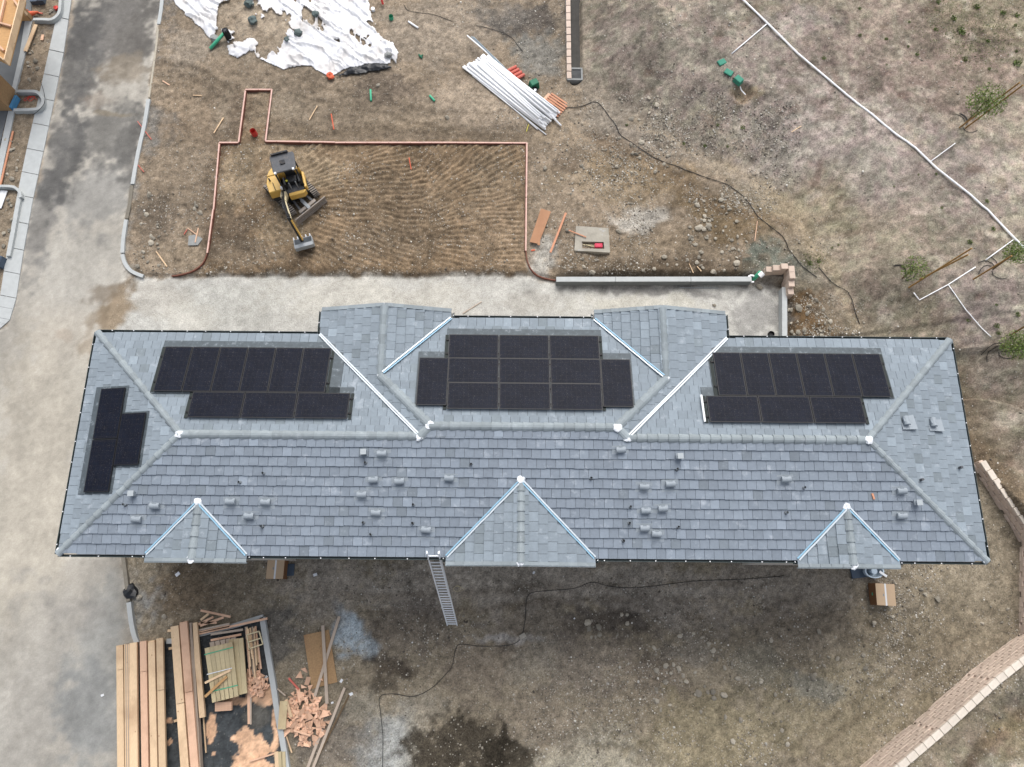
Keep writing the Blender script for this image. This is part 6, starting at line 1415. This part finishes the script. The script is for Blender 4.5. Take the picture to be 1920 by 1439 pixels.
# offcuts
def offcut(px, py, z, s_, grp, lb, m='offcut'):
    n = random.choice((3,3,3,4)); a0 = random.uniform(0, 6.28); pts = []
    for k in range(n):
        a_ = a0+2*math.pi*k/n+random.uniform(-.5,.5); r_ = s_*random.uniform(.45,1.3); pts.append((r_*math.cos(a_), r_*math.sin(a_)))
    o = MB().prism(pts, -.02, .02).build('wood_offcut', M[m]); q = Vector(G(px, py, z)); o.location = q; o.rotation_euler = (random.uniform(-.6,.6), random.uniform(-.6,.6), random.uniform(0,6.28)); tag(o, lb, 'offcut', grp)
for k in range(135):
    a_ = random.uniform(0, 6.28); r_ = math.sqrt(random.random()); px = 574+44*r_*math.cos(a_)+random.uniform(-4,4); py = 1345+52*r_*math.sin(a_)
    offcut(px, py, .06+.38*(1-r_)*random.uniform(.5,1), random.uniform(.12,.24), 'pink offcuts heaped outside the kerb', 'pink triangular wood offcut in the heap outside the pen kerb')
for k in range(70):
    a_ = random.uniform(0, 6.28); r_ = math.sqrt(random.random()); px = 481+23*r_*math.cos(a_); py = 1281+24*r_*math.sin(a_)
    offcut(px, py, .1+.3*(1-r_)*random.uniform(.5,1), random.uniform(.11,.2), 'reddish offcuts heaped inside the kerb', 'reddish wood offcut in the small heap inside the pen kerb', 'offcut')
for k, (px, py) in enumerate(((561,1268),(577,1278),(567,1286),(573,1256),(600,1273),(485,1252),(581,1290))): offcut(px, py, .06, .17, 'stray offcuts above the heap', 'single pink offcut lying apart above the big heap')
for xa, ya, xb, yb, w_, m_, z, lb in ((532,1315,528,1368,.32,'lumber_green',.35,'wide yellowish board leaning on the kerb beside the offcut heap'),(536,1312,546,1345,.12,'lumber',.33,'narrow board beside the wide yellowish one by the heap'),(541,1272,560,1293,.07,'salmon',.12,'reddish stick entering the offcut heap from above'),(520,1292,535,1305,.05,'lumber_grey',.12,'grey stick between kerb and offcut heap'),(533,1370,547,1412,.05,'lumber',.1,'pale stick below the heap beside the kerb'),(550,1370,582,1380,.07,'lumber_pink',.3,'pink strip across the lower part of the heap')): lumber(xa, ya, xb, yb, w_, .05, z, m_, lb)
pts = [T(*q_) for q_ in ((570,1191),(617,1181),(633,1279),(585,1292))]; z_ = max(q.z for q in pts)+.04
tag(MB().prism([(q.x, q.y) for q in pts], z_-.025, z_).build('plywood_sheet', M['osb']), 'rectangular brown plywood sheet lying in the yard under two boards', 'board')
for xa, ya, xb, yb, w_, m_, z, lb in ((605,1173,613,1320,.13,'lumber_grey',.18,'long grey board crossing the plywood sheet lengthwise'),(636,1156,590,1306,.12,'lumber_grey',.12,'grey board crossing the other diagonally on the plywood'),(646,1290,585,1445,.11,'lumber_grey',.12,'long brown grey board right of the offcut heap'),(655,1303,590,1432,.07,'bark',.11,'thin brown board beside the long one right of the heap'),(604,1368,573,1450,.12,'lumber_grey',.1,'grey board leaving the bottom edge below the heap')): lumber(xa, ya, xb, yb, w_, .05, z, m_, lb)

# ---------------------------------------------------------------- timber building, top left
tbd = empty('timber_building', G(0,100)); tag(tbd, 'unfinished timber framed building at the top left edge', 'building')
def tw(pa_, pb_, th, z0, z1, name, m):                    # wall panel whose foot runs between two photo points
    A = Vector(G(*pa_, z0)); B = Vector(G(*pb_, z0)); h = (z1-z0)/2
    return child(MB().bar(A+Vector((0,0,h)), B+Vector((0,0,h)), th, z1-z0).build(name, M[m]), tbd)
tw((27,170),(19,206), .14, .06, 2.7, 'sheathing', 'osb'); A = G(24,206,.06); child(MB().box((A[0]-1.3, A[1]-.02, 1.4), (2.6,.14,2.64)).build('sheathing', M['osb']), tbd)
tw((60,33),(58,40), .14, .06, 2.7, 'sheathing', 'osb'); A = G(59,38,.06); child(MB().box((A[0]-1.3, A[1]-.02, 1.4), (2.6,.14,2.64)).build('sheathing', M['ply_orange']), tbd)
for k, (px, py) in enumerate(((44,18),(50,28))): A = Vector(G(px, py, 1.6)); child(MB().bar(A, A+Vector((.0,0,1.2)), .09, .14).build('stud', M['lumber']), tbd)
# upper floor deck overhanging
z2 = 2.9; crn = [G(*q_, z2+.25) for q_ in ((42,-25),(43,0),(13,118),(-60,80),(-60,-25))]; child(MB().prism([(q[0], q[1]) for q in crn], z2, z2+.25).build('floor_deck', M['ply_orange']), tbd)
e0 = Vector(G(42,0,z2+.3)); e1 = Vector(G(12,118,z2+.3)); child(MB().bar(e0+Vector((.02,.8,0)), e1, .05, .38).build('rim_board', M['lumber']), tbd); e2 = Vector(G(-10,98,z2+.3)); child(MB().bar(e1, e2, .05, .38).build('rim_board', M['lumber']), tbd)
for a_, b_ in (((9,0),(-2,48)),((26,0),(34,12)),((0,44),(22,50)),((0,88),(8,96))): child(MB().bar(Vector(G(*a_, z2+.34)), Vector(G(*b_, z2+.34)), .09, .12).build('plate', M['lumber_pink']), tbd)
# debris by the building
lumber(67, 46, 47, 96, .2, .05, .18, 'lumber', 'clean pale board on the dirt bed beside the slab')
lumber(80, 65, 78, 75, .14, .05, .1, 'lumber_pink', 'short pale block in the dirt bed beside the gutter'); lumber(24, 246, 0, 348, .09, .05, .12, 'orange_lumber', 'long orange board lying in the lower dirt bed')
q = Vector(G(65,28,.1)); cnq = empty('traffic_cone', q); tag(cnq, 'fallen orange cone in the dirt inside the curved kerb', 'cone')
child(MB().tube([q+Vector((-.2,-.05,.1)), q+Vector((.25,.1,.1))], [.15,.04], 12).build('cone_body', M['orange']), cnq); child(MB().bar(q+Vector((-.22,-.06,.1)), q+Vector((-.25,-.065,.1)), .34, .34).build('cone_base', M['orange']), cnq)
lumber(60, 22, 79, 25, .06, .05, .1, 'salmon', 'thin salmon stick beside the orange cone'); q = T(107,17); tag(lump((q.x,q.y,q.z+.08), .13, .7, 'plastic_scrap', M['red'], None, 33), 'small red plastic scrap beside the curved kerb', 'scrap')
q = T(75,5); tag(MB().box((q.x,q.y,q.z+.15), (.7,.4,.3), .1).box((q.x+.2,q.y-.1,q.z+.33), (.3,.2,.06)).build('crate', M['tub_dark']), 'dark grey crate at the top edge inside the curved kerb', 'crate')
q = T(7,375); tag(MB().box((q.x-.1,q.y,q.z+.05), (.35,1.0,.03), -.12).build('white_sheet', M['paper']), 'white sheet lying at the left edge below the rounded kerb', 'sheet')
q = T(5,495); tag(MB().box((q.x,q.y,q.z+.2), (.36,.55,.4), -.15, .9).box((q.x,q.y,q.z+.41), (.26,.4,.02), -.15).build('toolbox', M['tub_dark']), 'dark toolbox at the left edge beside the gutter', 'toolbox')
hose([(75,150),(82,172),(84,190),(75,205),(60,217)], .014, 'hose', 'thin black cable over the rounded planter kerb', 'cable', dz=.30)
q = T(52,187); pts = [q+Vector((.22*math.cos(t*1.7)+.05*t, .15*math.sin(t*2.3), .08+.02*math.sin(t*5))) for t in np.linspace(0, 7, 24)]
tag(MB().tube(pts, .014, 5).build('wire', M['red']), 'tangled reddish wires inside the rounded planter kerb', 'wire')
q = Vector(G(24,190,.35)); tag(MB().box((q.x,q.y,.2), (.14,.75,.3), -.2).build('blue_film', M['blue']), 'blue film on the end of the planter kerb by the timber wall', 'film')
random.seed(99)
for (x0, y0, x1, y1, n) in ((52,80,72,160,14),(4,255,40,340,16),(5,370,30,470,10),(70,0,100,25,4)):
    for k in range(n): rock(random.uniform(x0,x1), random.uniform(y0,y1), random.uniform(.05,.13), 'grey stone or clod in the dirt beds by the timber building', 'stones in the dirt beds at the left edge')
